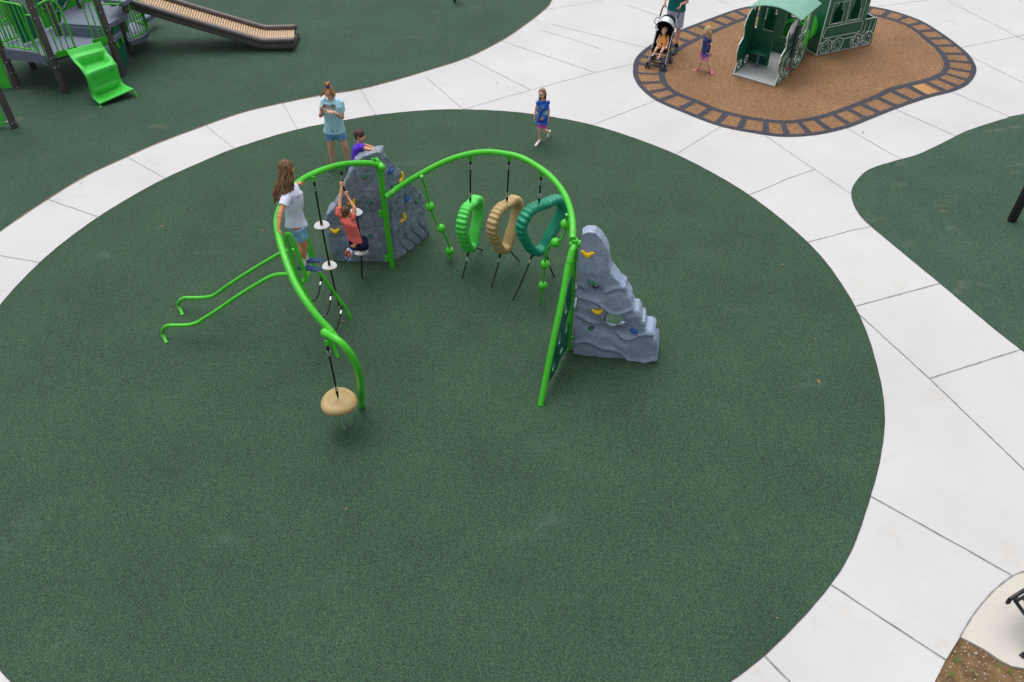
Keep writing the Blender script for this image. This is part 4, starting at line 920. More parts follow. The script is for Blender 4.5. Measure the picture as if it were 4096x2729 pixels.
bsh = cloth('slate_blue_knit', C(56, 78, 112), var=.2, scale=60)
for i, tv in (('0', V3(.21, -.03, 0)), ('1', V3(.20, .03, 0))):
    shoe(t, J['a'+i]-V3(.02, 0, 0), J['a'+i]+tv*.82-V3(0, 0, .03), .98, bsh, M_sole, h=.080, w_=.050); sock(t, J['a'+i], J['k'+i], .9, W_sock, .12)
hb = MB(); hair_cap(hb, J['head'], I, .205, back=.09, upo=.15, r=(.37, .43, .39), low=1); strands(hb, J['head'], I, .205, 320, .47, .055, .014, .0062, lean=V3(-.10, -.05, 0), cover=(-1.9, 1.9), seed=8)
hb.fuse('hair', hairmat('wavy_brown_hair', C(72, 50, 38), C(150, 112, 74)), t, voxel=.006, smooth=2, disp=wr_disp(.016, 26, 4, (1, 1, .4)))
# ---- boy in coral shirt
J = dict(pel=PY(1424,972,9.62), nb=PY(1388,862,9.62), head=PY(1384,846,9.66), s0=PY(1357,856,9.62), s1=PY(1410,873,9.64), e0=PY(1361,796,9.74), e1=PY(1417,830,9.72), w0=PY(1366,748,9.84), w1=PY(1390,786,9.84),
     h0=PY(1416,978,9.58), h1=PY(1436,968,9.72), k0=PY(1466,983,9.80), k1=PY(1456,962,9.95), a0=PY(1408,1007,9.72), a1=PY(1396,999,9.90))
J['nb'] = PY(1387, 868, 9.63)
t, I = person('boy in a coral shirt and navy shorts clinging to the disc rope', V3(J['pel'][0], J['pel'][1], 0), J, SK4, V3(.45, .9, 0), V3(.35, .9, -.25), .185, .68, (.095, .086, .098, .108),
     [(V3(.10, .35, 1), V3(.2, 1, -.3), 1.05, 1), (V3(-.30, .35, 1), V3(-.4, 1, -.3), 1.05, -1)], dict(calf=V3(0, -1, 0), depth=.72, vox=.005, hu=V3(0, .1, 1)))
shirt(t, I, J, cloth('coral_cotton', C(228, 108, 102), scale=6, var=.07), infl=1.15, t0=.02, sl=.42, slr=.072, k=.74, amp=.032)
shorts(t, I, J, cloth('navy_cotton', C(22, 28, 62)), k=.80, ln=.84, r0=.110, r1=.102, infl=1.18)
osh = mat('blue_white_camouflage', C(40, 90, 170), .6, col2=C(220, 228, 238), scale=26, lo=.48, hi=.52); ors = mat('orange_sole', C(236, 96, 36), .6)
for i in '01':
    shoe(t, J['a'+i]-V3(.015, 0, .0), J['a'+i]+V3(-.03, -.02, -.135), .74, osh, osh, up=(-.75, .1, .35)); sock(t, J['a'+i], J['k'+i], .72, W_sock, .09)
    b = MB(); b.cap(J['a'+i]+V3(-.035, -.03, -.02), J['a'+i]+V3(-.045, -.035, -.06), .02, .018); b.build('shoe_strap', ors, t)
hb = MB(); hair_cap(hb, J['head'], I, .185, back=.08, upo=.12, r=(.355, .415, .385), low=1); hb.fuse('hair', hairmat('short_brown_hair', C(84, 58, 44), C(120, 88, 66)), t, voxel=.005, smooth=3)
# ---- boy in purple shirt behind the rock
J = dict(pel=PY(1426,668,10.62), nb=PY(1438,577,10.62), head=PY(1440,542,10.62), s0=PY(1448,588,10.50), s1=PY(1430,580,10.74), e0=PY(1470,596,10.46), e1=PY(1462,582,10.66), w0=PY(1493,600,10.40), w1=PY(1492,590,10.55))
pz = J['pel']; J.update(h0=pz+V3(.03, -.06, -.03), h1=pz+V3(-.01, .08, -.03), k0=pz+V3(.12, -.02, -.24), k1=pz+V3(.10, .10, -.30), a0=pz+V3(.02, .12, -.46), a1=pz+V3(.0, .16, -.52))
t, I = person('boy with short dark hair in a purple shirt leaning over the top of the rock', V3(pz[0], pz[1], 0), J, SK4, V3(1, -.1, 0), V3(.96, -.28, -.08), .19, .70, (.10, .09, .102, .112),
     [(V3(.85, -.45, -.25), V3(-.2, -.3, -1), .25, -1, .5), (V3(.85, .1, -.35), V3(0, -.2, -1), .4, 1, .3)], dict(calf=V3(0, 1, 0), depth=.74, vox=.005))
shirt(t, I, J, cloth('purple_cotton', C(92, 56, 196), scale=6, var=.1), infl=1.14, t0=-.05, sl=.45, slr=.066, k=.74, amp=.016)
shorts(t, I, J, cloth('grey_cotton', C(80, 84, 92)), k=.72, ln=.75)
for i in '01': shoe(t, J['a'+i], J['a'+i]+V3(.04, -.13, -.03), .72, navysh, M_sole)
hb = MB(); hair_cap(hb, J['head'], I, .19, back=.06, upo=.14, r=(.352, .415, .375), low=1); hb.fuse('hair', hairmat('cropped_dark_hair', C(62, 44, 36), C(96, 70, 54)), t, voxel=.005, smooth=3)
# ---- girl in blue tie-dye dress
Y = 13.98; J = dict(pel=PY(2168,474,Y), nb=PY(2171,403,Y), head=PY(2169,376,Y-.02), s0=PY(2153,409,Y-.02), s1=PY(2190,410,Y+.03), e0=PY(2143,441,Y), e1=PY(2195,444,Y+.03), w0=PY(2139,464,Y-.04), w1=PY(2193,478,Y), h0=PY(2161,482,Y), h1=PY(2174,482,Y+.02), k0=PY(2157,518,Y-.04), k1=PY(2177,522,Y-.02), a0=PY(2159,560,Y+.02), a1=PY(2199,524,Y+.22))
J['a1'] = PY(2198, 530, Y+.20)
t, I = person('small girl in a blue tie-dye dress and pink shorts walking on the green surface', V3(J['a0'][0], J['a0'][1], 0), J, SK3, V3(-.45, -.9, 0), V3(-.45, -.85, -.18), .185, .60, (.088, .082, .088, .096),
     [(V3(-.1, -.2, -1), V3(.8, 0, 0), .35, 1), (V3(-.0, -.2, -1), V3(-.8, 0, 0), .35, -1)], dict(vox=.005))
tie = mat('blue_tie_dye', C(20, 92, 204), .85, col2=C(190, 220, 244), scale=9, lo=.50, hi=.68); b_ = shirt(t, I, J, tie, t0=-.24, sleeve=False, hemw=.118, infl=1.12, add=.014, name='dress', amp=.014)
rf = MB()
for i, s_ in (('0', -1), ('1', 1)): rf.ell(J['s'+i]+V3(s_*.012, -.01, .0), (.035, .045, .042))
for a in np.linspace(-.9, .9, 9): rf.ell(J['nb']+I['F']*.085*math.cos(a)+I['R']*.10*math.sin(a)-V3(0, 0, .115-.02*abs(a)), (.02, .02, .016))
rf.fuse('ruffle', tie, t, voxel=.005, smooth=2, disp=wr_disp(.02, 40, 1))
shorts(t, I, J, cloth('bubblegum_pink', C(228, 104, 186)), k=.60, ln=.80, r0=.080, r1=.082, infl=1.0, add=.002)
wsan = cloth('white_sandal_strap', C(214, 206, 202), var=.15, scale=70); shoe(t, J['a0'], J['a0']+V3(-.07, -.13, -.03), .70, wsan, M_sole, name='sandal', h=J['a0'][2]/.7/1.15); shoe(t, J['a1'], J['a1']+V3(-.03, -.03, -.12), .66, wsan, M_sole, up=(.1, -.9, .3), name='sandal')
hb = MB(); hair_cap(hb, J['head'], I, .185, back=.09, upo=.15, r=(.345, .40, .37), low=1); strands(hb, J['head'], I, .185, 50, .23, .0, .004, .009, cover=(-1.5, 1.5), seed=12); hb.fuse('hair', hairmat('auburn_straight_hair', C(112, 78, 58), C(172, 128, 92)), t, voxel=.005, smooth=2)
b = MB(); b.ell(J['head']+I['Rh']*(-.062)*(-1 if I['Rh'][0] < 0 else -1)*1+I['fh']*.02+I['uh']*.05, (.008, .008, .018)); b.build('hair_clip', mat('pink_clip', C(232, 190, 206), .4), t)
ap = PY(2163, 479, Y-.105); an_ = nrm(I['F']); b = MB(); b.ell(ap, (.032, .008, .034), np.cross(an_, (0, 0, 1)), an_, (0, 0, 1)); b.build('apple_patch', mat('red_applique', C(176, 22, 44), .7), t)
b = MB(); b.ell(ap+an_*.006+V3(-.005, 0, .004), (.006, .005, .022), V3(.9, 0, .4)); b.ell(ap+an_*.006+V3(.010, 0, .006), (.006, .005, .024)); b.build('apple_stripe', mat('yellow_applique', C(240, 214, 40), .7), t)
studs('button', mat('yellow_button', C(236, 206, 60), .5), t, [J['nb']+I['F']*.078-V3(0, 0, z) for z in (.06, .078)], .007)
b = MB(); q = J['w0']+(J['e0']-J['w0'])*.15; b.tube([q+V3(math.cos(a)*.019, math.sin(a)*.019, 0) for a in np.linspace(0, 6.28, 14)[:-1]], .005, 6, closed=True); b.build('bracelet', mat('pink_bracelet', C(226, 90, 150), .4), t)
# ---- girl in navy dress
Y = 16.98; J = dict(pel=PY(2824,202,Y), nb=PY(2831,149,Y), head=PY(2829,122,Y), s0=PY(2836,158,Y-.07), s1=PY(2822,152,Y+.09), e0=PY(2847,186,Y-.08), e1=PY(2812,178,Y+.14), w0=PY(2841,210,Y-.11), w1=PY(2803,200,Y+.12), h0=PY(2827,208,Y-.04), h1=PY(2820,206,Y+.06), k0=PY(2828,250,Y-.05), k1=PY(2803,244,Y+.05), a0=PY(2844,279,Y-.03), a1=PY(2789,274,Y+.10))
t, I = person('little blonde girl in a navy polka dot dress walking on the brown island', V3(J['pel'][0], J['pel'][1], 0), J, SK3, V3(-1, -.15, 0), V3(-.97, -.2, -.1), .18, .60, (.084, .078, .084, .090),
     [(V3(-.25, -.1, -1), V3(-.5, .6, 0), .4, -1), (V3(-.4, 0, -1), V3(.3, -.8, 0), .4, 1)], dict(vox=.005, calf=V3(1, 0, 0), depth=.8))
m = bpy.data.materials.new('navy_polka_dots'); m.use_nodes = True; nt_ = m.node_tree; p_ = nt_.nodes['Principled BSDF']; p_.inputs['Roughness'].default_value = .85
vo = nt_.nodes.new('ShaderNodeTexVoronoi'); vo.inputs['Scale'].default_value = 52; vo.inputs['Randomness'].default_value = 0; tcn = nt_.nodes.new('ShaderNodeTexCoord'); nt_.links.new(tcn.outputs['Object'], vo.inputs['Vector'])
rp = nt_.nodes.new('ShaderNodeValToRGB'); rp.color_ramp.elements[0].position = .2; rp.color_ramp.elements[0].color = C(190, 200, 230); rp.color_ramp.elements[1].position = .26; rp.color_ramp.elements[1].color = C(30, 44, 120); nt_.links.new(vo.outputs['Distance'], rp.inputs[0]); nt_.links.new(rp.outputs[0], p_.inputs['Base Color'])
red = cloth('red_trim', C(190, 44, 70)); rain = cloth('rainbow_stripes', C(236, 170, 40), col2=C(200, 40, 50), scale=30, lo=.45, hi=.55)
zz0 = J['pel'][2]-.06
shirt(t, I, J, m, infl=1.12, add=.012, t0=-.36, sl=.42, slr=.068, k=.62, hemw=.128, name='dress', mats=[m, red, rain], paint=lambda cen: np.where((cen[:, 2] < zz0-.005) & (cen[:, 0] > J['pel'][0]+.045), 2, np.where(cen[:, 2] < zz0-.028, 1, 0)).astype(np.int32), amp=.016)
shorts(t, I, J, cloth('light_pink_cotton', C(226, 158, 214)), k=.60, ln=.82, r0=.084, r1=.084, infl=1.0, add=.002)
pks = cloth('pink_canvas', C(200, 108, 130), var=.15, scale=50); shoe(t, J['a0'], J['a0']+V3(.01, -.11, -.03), .72, pks, M_sole, h=.062, w_=.044); shoe(t, J['a1'], J['a1']+V3(-.085, -.02, -.02), .74, pks, M_sole, h=.064, w_=.044)
hb = MB(); hair_cap(hb, J['head'], I, .18, back=.09, upo=.15, r=(.355, .40, .375), low=1); strands(hb, J['head'], I, .18, 60, .20, .02, .014, .010, cover=(-1.7, 1.7), seed=21, lean=V3(.03, 0, 0)); hb.fuse('hair', hairmat('tousled_blonde_hair', C(158, 122, 82), C(226, 194, 140)), t, voxel=.005, smooth=2, disp=wr_disp(.014, 34, 3))
b = MB(); b.ell(J['head']+V3(-.012, -.068, .028), (.006, .006, .018)); b.build('hair_clip', mat('yellow_clip', C(232, 228, 60), .4), t); b = MB(); b.ell(J['head']+V3(-.062, -.030, .040), (.008, .008, .018)); b.build('hair_clip', mat('aqua_clip', C(130, 220, 228), .4), t)
# ---- stroller, man and baby
fwm = (G(2588, 272)+G(2659, 285))/2; sx = nrm(V3(.92, -.39, 0)); sy = V3(.39, .92, 0); sy = nrm(sy)
def SP(x, y, z): return fwm+sx*x+sy*y+V3(0, 0, z)
st = thing('stroller', 'black folding stroller with silver frame and canopy at the edge of the brown island', 'stroller', fwm+sy*.3)
def fwheel(c, r=.066, w_=.022):
    b = MB(); b.tube([c-sx*w_/2, c+sx*w_/2], r, 22); wh = b.build('wheel', mat('grey_wheel_tyre', C(70, 72, 76), .7), st)
    b = MB(); b.tube([c-sx*(w_/2+.003), c+sx*(w_/2+.003)], r*.55, 16); b.build('wheel_hub', mat('grey_hub', C(150, 152, 156), .5), wh)
for x in (-.225, -.155, .155, .225): fwheel(SP(x, .0, .066))
for x in (-.215, -.165, .185, .235): fwheel(SP(x, .44, .066))
M_chrome = mat('polished_aluminium', C(214, 216, 222), .22, .03, 10, metal=.9)
for s_ in (-1, 1):
    b = MB(); b.tube(spline([SP(s_*.19, .0, .13), SP(s_*.185, .10, .30), SP(s_*.18, .30, .56), SP(s_*.185, .48, .78), SP(s_*.19, .62, .93)], 5), .011, 10); b.build('frame_tube', M_chrome, st)
    b = MB(); b.tube(spline([SP(s_*.19, .60, .91), SP(s_*.19, .72, 1.02), SP(s_*.18, .79, 1.07), SP(s_*.17, .86, 1.09)], 5), .017, 10); b.build('handle', M_blackp, st)
    b = MB(); b.tube([SP(s_*.19, 0, .07), SP(s_*.19, .0, .15)], .02, 10); b.build('wheel_fork', M_blackp, st)
    b = MB(); b.tube([SP(s_*.20, .44, .07), SP(s_*.19, .30, .42), SP(s_*.19, .46, .76)], .010, 8); b.build('rear_leg', M_blackp, st)
    b = MB(); b.tube([SP(s_*.19, .44, .14), SP(s_*.185, .10, .30)], .008, 8); b.build('side_bar', M_chrome, st)
b = MB(); b.tube([SP(-.2, .44, .12), SP(.2, .44, .12)], .008, 8); b.build('axle', M_blackp, st)
blkf = cloth('black_fabric', C(26, 27, 32), bump=.3)
b = MB(); seatp = [(.10, .34), (.16, .33), (.36, .32), (.42, .40), (.52, .66), (.58, .86)]; wv = .17
for (y0, z0), (y1, z1) in zip(seatp[:-1], seatp[1:]):
    b.box((SP(0, y0, z0)+SP(0, y1, z1))/2, (wv*2, math.hypot(y1-y0, z1-z0)+.015, .018), X=sx, Y=nrm(SP(0, y1, z1)-SP(0, y0, z0)), Z=np.cross(sx, nrm(SP(0, y1, z1)-SP(0, y0, z0))))
for s_ in (-1, 1):
    for (y0, z0), (y1, z1) in zip(seatp[1:-1], seatp[2:]):
        b.add([SP(s_*wv, y0, z0), SP(s_*wv, y1, z1), SP(s_*(wv+.01), y1-.10, z1+.06 if z1 < .5 else z1), SP(s_*(wv+.01), y0-.10, z0+.07)], [(0, 1, 2, 3)])
b.build('seat', blkf, st)
b = MB(); b.tube(spline([SP(-.19, .06, .16), SP(-.10, .0, .15), SP(.10, .0, .15), SP(.19, .06, .16)], 5), .014, 8); b.tube([SP(-.15, .12, .22), SP(.15, .12, .22)], .012, 8); b.build('footrest', blkf, st)
# canopy: three hoops, silver front panel
def hoop(y, z, rw, rh, tilt, n=14): return [SP(rw*math.cos(a), y-tilt*math.sin(a), z+rh*math.sin(a)) for a in np.linspace(math.pi, 0, n)]
H1 = hoop(.36, .74, .20, .22, .10); H2 = hoop(.46, .78, .195, .24, .02); H3 = hoop(.56, .80, .19, .18, -.06)
M_silver = mat('crinkled_silver_fabric', C(206, 212, 218), .3, .2, 18, bump=.8, bscale=22, metal=.35)
def skinbetween(A, B, name, m, th=.004):
    b = MB(); n = len(A); b.add(list(A)+list(B), [(i, i+1, n+i+1, n+i) for i in range(n-1)]); return b.build(name, m, st)
skinbetween(H1, [p+(q-p)*.85 for p, q in zip(H1, H2)], 'canopy_front', M_silver); skinbetween([p+(q-p)*.85 for p, q in zip(H1, H2)], H3, 'canopy', blkf)
b = MB(); b.tube(H1, .009, 8); b.build('canopy_hoop', blkf, st); b = MB(); b.tube(spline([SP(-.19, .60, .88), SP(-.27, .62, .86), SP(-.29, .60, .76), SP(-.2, .55, .72)], 5), .008, 6); b.build('strap', blkf, st)
# baby
hb_ = PY(2648, 134, SP(0, .40, 0)[1]); bp_ = SP(.0, .33, .40)
J = dict(pel=bp_, nb=SP(.0, .42, .61), head=SP(-.012, .405, .70), s0=SP(-.085, .40, .585), s1=SP(.085, .40, .585), e0=SP(-.12, .33, .49), e1=SP(.12, .34, .48), w0=SP(-.09, .25, .46), w1=SP(.115, .26, .44), h0=SP(-.05, .31, .385), h1=SP(.05, .31, .385), k0=SP(-.08, .17, .395), k1=SP(.055, .16, .385), a0=SP(-.115, .07, .29), a1=SP(.02, .05, .26), foot0=SP(-.13, .01, .285), foot1=SP(-.0, -.005, .245))
t, I = person('baby in a yellow romper strapped into the stroller', (bp_[0], bp_[1], 0), J, SK3, -sy, nrm(-sy-sx*.35), .165, .52, (.082, .082, .082, .080), [(-sy*.6+sx*.8, V3(0, 0, -1), .9, 1), (-sy-V3(0, 0, .3), V3(0, 0, -1), .9, -1)], dict(vox=.0048, depth=.85, hk=1.05))
rom = cloth('yellow_print_cotton', C(236, 172, 84), col2=C(214, 128, 70), scale=34, lo=.45, hi=.6); shirt(t, I, J, rom, infl=1.10, t0=-.12, sl=.18, slr=.06, k=.52, name='romper', hemw=.092); shorts(t, I, J, rom, k=.58, ln=.42, r0=.10, r1=.10, name='romper_leg')
hb = MB(); hair_cap(hb, J['head'], I, .165, back=.10, upo=.12, r=(.345, .395, .38)); hb.fuse('hair', hairmat('wispy_ginger_hair', C(196, 146, 104), C(222, 178, 134)), t, voxel=.005, smooth=3)
b = MB()
for s_ in (-1, 1): b.tube(spline([SP(s_*.05, .40, .64), SP(s_*.055, .345, .60), SP(s_*.035, .315, .52), SP(s_*.01, .30, .46)], 4), .016, 8, flat=.5)
b.ell(SP(0, .285, .46), (.032, .018, .03), sx, sy); b.tube([SP(0, .28, .46), SP(0, .25, .38)], .02, 8, flat=.5); b.build('harness', blkf, st)
# man
mh0 = SP(-.175, .82, 1.08); mh1 = SP(.175, .82, 1.08); mc = SP(.04, 1.02, 0); mc = V3(mc[0], mc[1], 0)
Q = lambda x, y, z: mc+sx*x+sy*y+V3(0, 0, z)
J = dict(pel=Q(0, .08, .95), nb=Q(0, .04, 1.47), head=Q(0, -.02, 1.64), s0=Q(-.20, .04, 1.40), s1=Q(.20, .04, 1.40), e0=Q(-.25, .03, 1.13), e1=Q(.22, .03, 1.13), w0=mh0+sy*.05+V3(-.0, 0, .055), w1=mh1+sy*.05+V3(.0, 0, .055), h0=Q(-.085, .08, .90), h1=Q(.085, .08, .90), k0=Q(-.10, .22, .50), k1=Q(.08, -.03, .49), a0=Q(-.10, .46, .16), a1=PY(2708, 164, Q(.08, .03, 0)[1]))
J['a1'] = V3(J['a1'][0], J['a1'][1], .10); J['k1'] = (J['h1']+J['a1'])/2+V3(0, -.03, .02)
t, I = person('man in a teal shirt and pale shorts pushing the stroller, cut off above the chest', (mc[0], mc[1], 0), J, SK1, -sy, -sy-V3(0, 0, .3), .225, 1.02, (.165, .155, .175, .185), [(nrm(-sy*.75-V3(0, 0, .75)), sx*.9, 1.0, 1), (nrm(-sy*.75-V3(0, 0, .75)), -sx*.9, 1.0, -1)], dict(vox=.0062, depth=.68, calf=sy))
shirt(t, I, J, cloth('teal_heather', C(18, 112, 112), scale=8, var=.12), infl=1.12, t0=-.06, sl=.62, slr=.078, k=1.0, hemw=.175, amp=.016); shorts(t, I, J, cloth('lilac_grey_cotton', C(176, 180, 206)), k=1.02, ln=.92, r0=.112, r1=.10, infl=1.08)
dks = cloth('dark_grey_trainer', C(70, 76, 74), var=.35, scale=40)
for i in '01': shoe(t, J['a'+i], J['a'+i]+nrm(-sy)*.2-V3(0, 0, .03), 1.05, dks, mat('olive_sole', C(112, 118, 88), .7)); sock(t, J['a'+i], J['k'+i], 1.0, blkf, .09)
hb = MB(); hair_cap(hb, J['head'], I, .225, low=1); hb.fuse('hair', hairmat('brown_hair', C(70, 50, 38), C(100, 76, 58)), t, voxel=.007, smooth=3)
# ================================================================ train playhouse on the brown island
def text_mesh(body, size, O, X, Z, m, parent, name='lettering', ext=.001):
    tc_ = bpy.data.curves.new('txt', 'FONT'); tc_.body = body; tc_.size = size; tc_.align_x = 'CENTER'; tc_.align_y = 'CENTER'; tc_.extrude = ext
    to = bpy.data.objects.new('txt', tc_); COL.objects.link(to); me = bpy.data.meshes.new_from_object(to.evaluated_get(bpy.context.evaluated_depsgraph_get())); bpy.data.objects.remove(to)
    X = nrm(X); Z = nrm(Z); N = np.cross(X, Z); mesh_obj(name, [np.array(O)+X*v.co.x+Z*v.co.y+N*v.co.z for v in me.vertices], [tuple(p.vertices) for p in me.polygons], m, parent, smooth=False)
def line_on(b, pts, O, X, r=.006, off=.014, closed=False, N=None):
    b.tube([O+X*p[0]+V3(0, 0, p[1])+N*off for p in pts], r, 6, closed=closed)
def wheel_cut(cx_, cz_, r, n=8, ri=.16, ro=.80):
    out = []
    for k in range(n):
        a0_ = 2*math.pi*k/n+.13; a1_ = 2*math.pi*(k+1)/n-.13; q = []
        for i in range(5): a = a0_+(a1_-a0_)*i/4; q.append((cx_+r*ro*math.cos(a), cz_+r*ro*math.sin(a)))
        am = (a0_+a1_)/2; q.append((cx_+r*ri*1.6*math.cos(am), cz_+r*ri*1.6*math.sin(am))); out.append(q)
    return out
def circ(cx_, cz_, r, n=22): return [(cx_+r*math.cos(2*math.pi*i/n), cz_+r*math.sin(2*math.pi*i/n)) for i in range(n)]
Pa = G(2934, 302); Pb = G(3096, 351); Pc = G(3208, 249); td = nrm(Pc-Pb); tw_ = nrm(Pb-Pa); LEN = 1.57; WID = float(np.linalg.norm(Pb-Pa))
tw_ = V3(td[1], -td[0], 0)
tr = thing('train_cab', 'dark green wooden train engine playhouse with sage roof and open front', 'playhouse', Pb+td*.8-tw_*.47)
b = MB(); c = Pb+td*LEN/2-tw_*WID/2+V3(0, 0, .03); b.box(c, (WID, LEN, .035), X=tw_, Y=td, bev=.005); b.build('floor_tray', M_tray, tr)
sil = [(0,.03),(.085,.26),(-.01,.38),(-.055,.55),(-.02,.69),(.10,.76),(.155,.80),(.15,.90),(.09,1.04),(.13,1.17),(.17,1.18),(.20,1.24),(.27,1.28),(.36,1.33),(.47,1.31),(.50,1.22),(.52,1.30),(.56,1.36),(1.27,1.36),(1.30,1.30),(1.57,1.24),(1.57,.03)]
win = [[(.66,.86),(.72,.80),(.98,.80),(.98,1.27),(.66,1.27)], [(1.06,.80),(1.20,.80),(1.26,.86),(1.26,1.24),(1.06,1.27)]]
wh = wheel_cut(1.10, .40, .32)+wheel_cut(.22, .19, .13)+wheel_cut(.56, .18, .125)
for side, O in (('r', Pb), ('l', Pb-tw_*WID)):
    pl1 = plate('side_panel', sil, win+wh, O, td, (0, 0, 1), .022, M_dkgreen, tr, sides=M_white)
    lm = MB(); N_ = tw_
    for sg in ((1,) if side == 'r' else (-1,)):
        for cx_, cz_, r in ((1.10, .40, .35), (.22, .19, .16), (.56, .18, .155)): line_on(lm, circ(cx_, cz_, r), O, td, .0055, sg*.012, True, N_)
        line_on(lm, [(.30,.80),(.62,.80),(.62,.86)], O, td, .005, sg*.012, False, N_); line_on(lm, [(.10,1.0),(.34,1.0)], O, td, .005, sg*.012, False, N_); line_on(lm, [(.10,.34),(.22,.56),(.42,.56),(.40,.36)], O, td, .005, sg*.012, False, N_)
        line_on(lm, [(-.05,.56),(.30,.62),(.62,.72)], O, td, .005, sg*.012, False, N_); line_on(lm, win[0], O, td, .005, sg*.012, True, N_); line_on(lm, win[1], O, td, .005, sg*.012, True, N_)
    # steam puff in white
    sp_ = [(.13,1.18),(.17,1.18),(.20,1.24),(.27,1.28),(.36,1.33),(.47,1.31),(.49,1.20),(.44,1.10),(.38,1.02),(.33,1.08),(.27,1.03),(.20,1.08)]
    lm.build('engraved_lines', M_white, pl1); plate('steam_puff', sp_, [], O+tw_*(.004 if side == 'r' else -.004), td, (0, 0, 1), .023, M_white, pl1)
def wallp(name, s_, poly, holes, m=M_dkgreen): return plate(name, poly, holes, Pb+td*s_-tw_*WID, tw_, (0, 0, 1), .02, m, tr, sides=M_white)
bw = wallp('back_wall', 1.545, [(.012,.05),(WID-.012,.05),(WID-.012,1.22),(.012,1.22)], [[(.10,.86),(.36,.86),(.36,1.16),(.10,1.16)], [(.46,.90),(.84,.90),(.84,1.16),(.46,1.16)], circ(.60,.50,.26)])
wallp('inner_wall', .78, [(.012,.05),(.44,.05),(.44,.60),(WID-.012,.66),(WID-.012,.74),(.60,.74),(.60,1.28),(WID-.012,1.28),(WID-.012,1.36),(.012,1.36)], [[(.16,.80),(.40,.80),(.40,1.26),(.16,1.26)]])
sb = MB(); ss = Pb+td*.58-tw_*(WID-.26)+V3(0, 0, .40); sb.box(ss, (.42, .30, .022), X=tw_, Y=td, bev=.004); seat_ = sb.build('seat', M_dkgreen, tr)
sb = MB(); sb.tube([ss-V3(0, 0, .36), ss], .022, 12); sb.tube([ss-V3(0, 0, .37), ss-V3(0, 0, .355)], .06, 16); sb.build('seat_pole', mat('grey_blue_metal', C(110, 132, 160), .5), tr)
# curved roof
rm = MB(); r0c = Pb+td*.42; n = 14; vs = []
for k_, sdist in enumerate((.19, 1.27)):
    for zoff in (0, .018):
        for j in range(n+1):
            q = j/n; x = -.56+1.12*q; vs.append(Pb-tw_*.39+td*sdist+tw_*x+V3(0, 0, 1.53-.14*(x*x)/(.56*.56)+zoff))
m_ = n+1; fs = []
for j in range(n): fs += [(j, j+1, 2*m_+j+1, 2*m_+j), (m_+j, 3*m_+j, 3*m_+j+1, m_+j+1), (j, m_+j, m_+j+1, j+1), (2*m_+j, 2*m_+j+1, 3*m_+j+1, 3*m_+j)]
fs += [(0, 2*m_, 3*m_, m_), (n, m_+n, 3*m_+n, 2*m_+n)]
rm.add(vs, fs); rf_ = rm.build('roof', M_roofg, tr)
studs('roof_bolt', M_steel, rf_, [Pb-tw_*.39+td*s_+tw_*x+V3(0, 0, 1.552-.14*(x*x)/(.56*.56)) for s_ in (.26, .72, 1.2) for x in (-.48, -.16, .16, .48)], .010)
# speaking tube toy on the right panel
g_ = Pb+tw_*.07; b = MB(); b.tube([g_+td*.46+V3(0, 0, 1.13), g_+td*.46+V3(0, 0, .52)], .045, 18); b.tube([g_+td*.46+V3(0, 0, 1.16), g_+td*.46+V3(0, 0, 1.12)], .055, 18); b.tube([Pb+td*.46+V3(0, 0, 1.05), g_+td*.46+V3(0, 0, 1.05)], .014, 8); b.tube([Pb+td*.46+V3(0, 0, .62), g_+td*.46+V3(0, 0, .62)], .014, 8); b.tube([g_+td*.46+V3(0, 0, .55), g_+td*.46+V3(0, 0, .28)], .016, 8); b.build('pump_handle', mat('dark_slate_tube', C(38, 66, 76), .5), tr)
b = MB(); b.box(g_+td*.46+V3(0, 0, .27), (.06, .14, .03), X=tw_, Y=td, bev=.008); b.build('pump_grip', M_red, tr)
b = MB(); b.box(Pb+tw_*.03+td*.56+V3(0, 0, .44), (.012, .36, .05), X=tw_, Y=td, Z=V3(0, 0, 1)); b.build('coupling_rod', M_white, tr)
# second car
Qa = G(3227, 209); Qb = G(3263, 227); Qc = G(3482, 180); cd_ = nrm(Qc-Qb); cw = V3(cd_[1], -cd_[0], 0); CL = float(np.linalg.norm(Qc-Qb)); CW = .92
tr2 = thing('train_car', 'dark green wooden train carriage playhouse with curtained windows behind the engine', 'playhouse', Qb+cd_*.7-cw*.4)
def cs(px):
    out = []
    for x, y in px: p = PL(3180+x*.16143, y*.16143, Qb, Qc); out.append((float((p-Qb)@cd_), float(p[2])))
    return out
b = MB(); b.box(Qb+cd_*CL/2-cw*CW/2+V3(0, 0, .03), (CW, CL, .04), X=cw, Y=cd_, bev=.006); b.build('floor_tray', M_tray, tr2)
o_ = cs([(510,1365),(1870,1100),(2040,430),(1740,480)]); topz = 1.62
poly = [(0.0,.05),(CL,.05),(o_[2][0],o_[2][1]),(o_[3][0],o_[3][1]),(o_[3][0]-.02,topz),(0.0,topz)]
def curt(px): return cs(px)
hol = [cs([(900,600),(1080,560),(1150,540),(1180,420),(1220,300),(1215,200),(1225,20),(1130,20),(1000,240),(935,370),(930,480)]), cs([(1330,500),(1580,455),(1610,330),(1650,220),(1640,100),(1660,-60),(1540,-60),(1500,40),(1400,260),(1370,330),(1360,420)]),
       cs([(1650,805),(1700,795),(1770,540),(1715,545)]), cs([(1760,785),(1810,775),(1885,510),(1825,520)]), cs([(1870,760),(1915,750),(1995,485),(1940,495)])]
whc = []
for x, y in ((755,1155),(1038,1098),(1498,1003),(1770,948)): (sx_, sz_), = cs([(x, y)]); whc.append((sx_, sz_)); hol += wheel_cut(sx_, sz_, .145)
sp2 = plate('side_panel', poly, hol, Qb, cd_, (0, 0, 1), .022, M_dkgreen, tr2, sides=M_white)
lm = MB()
for sx_, sz_ in whc: line_on(lm, circ(sx_, sz_, .155), Qb, cd_, .008, .013, True, cw)
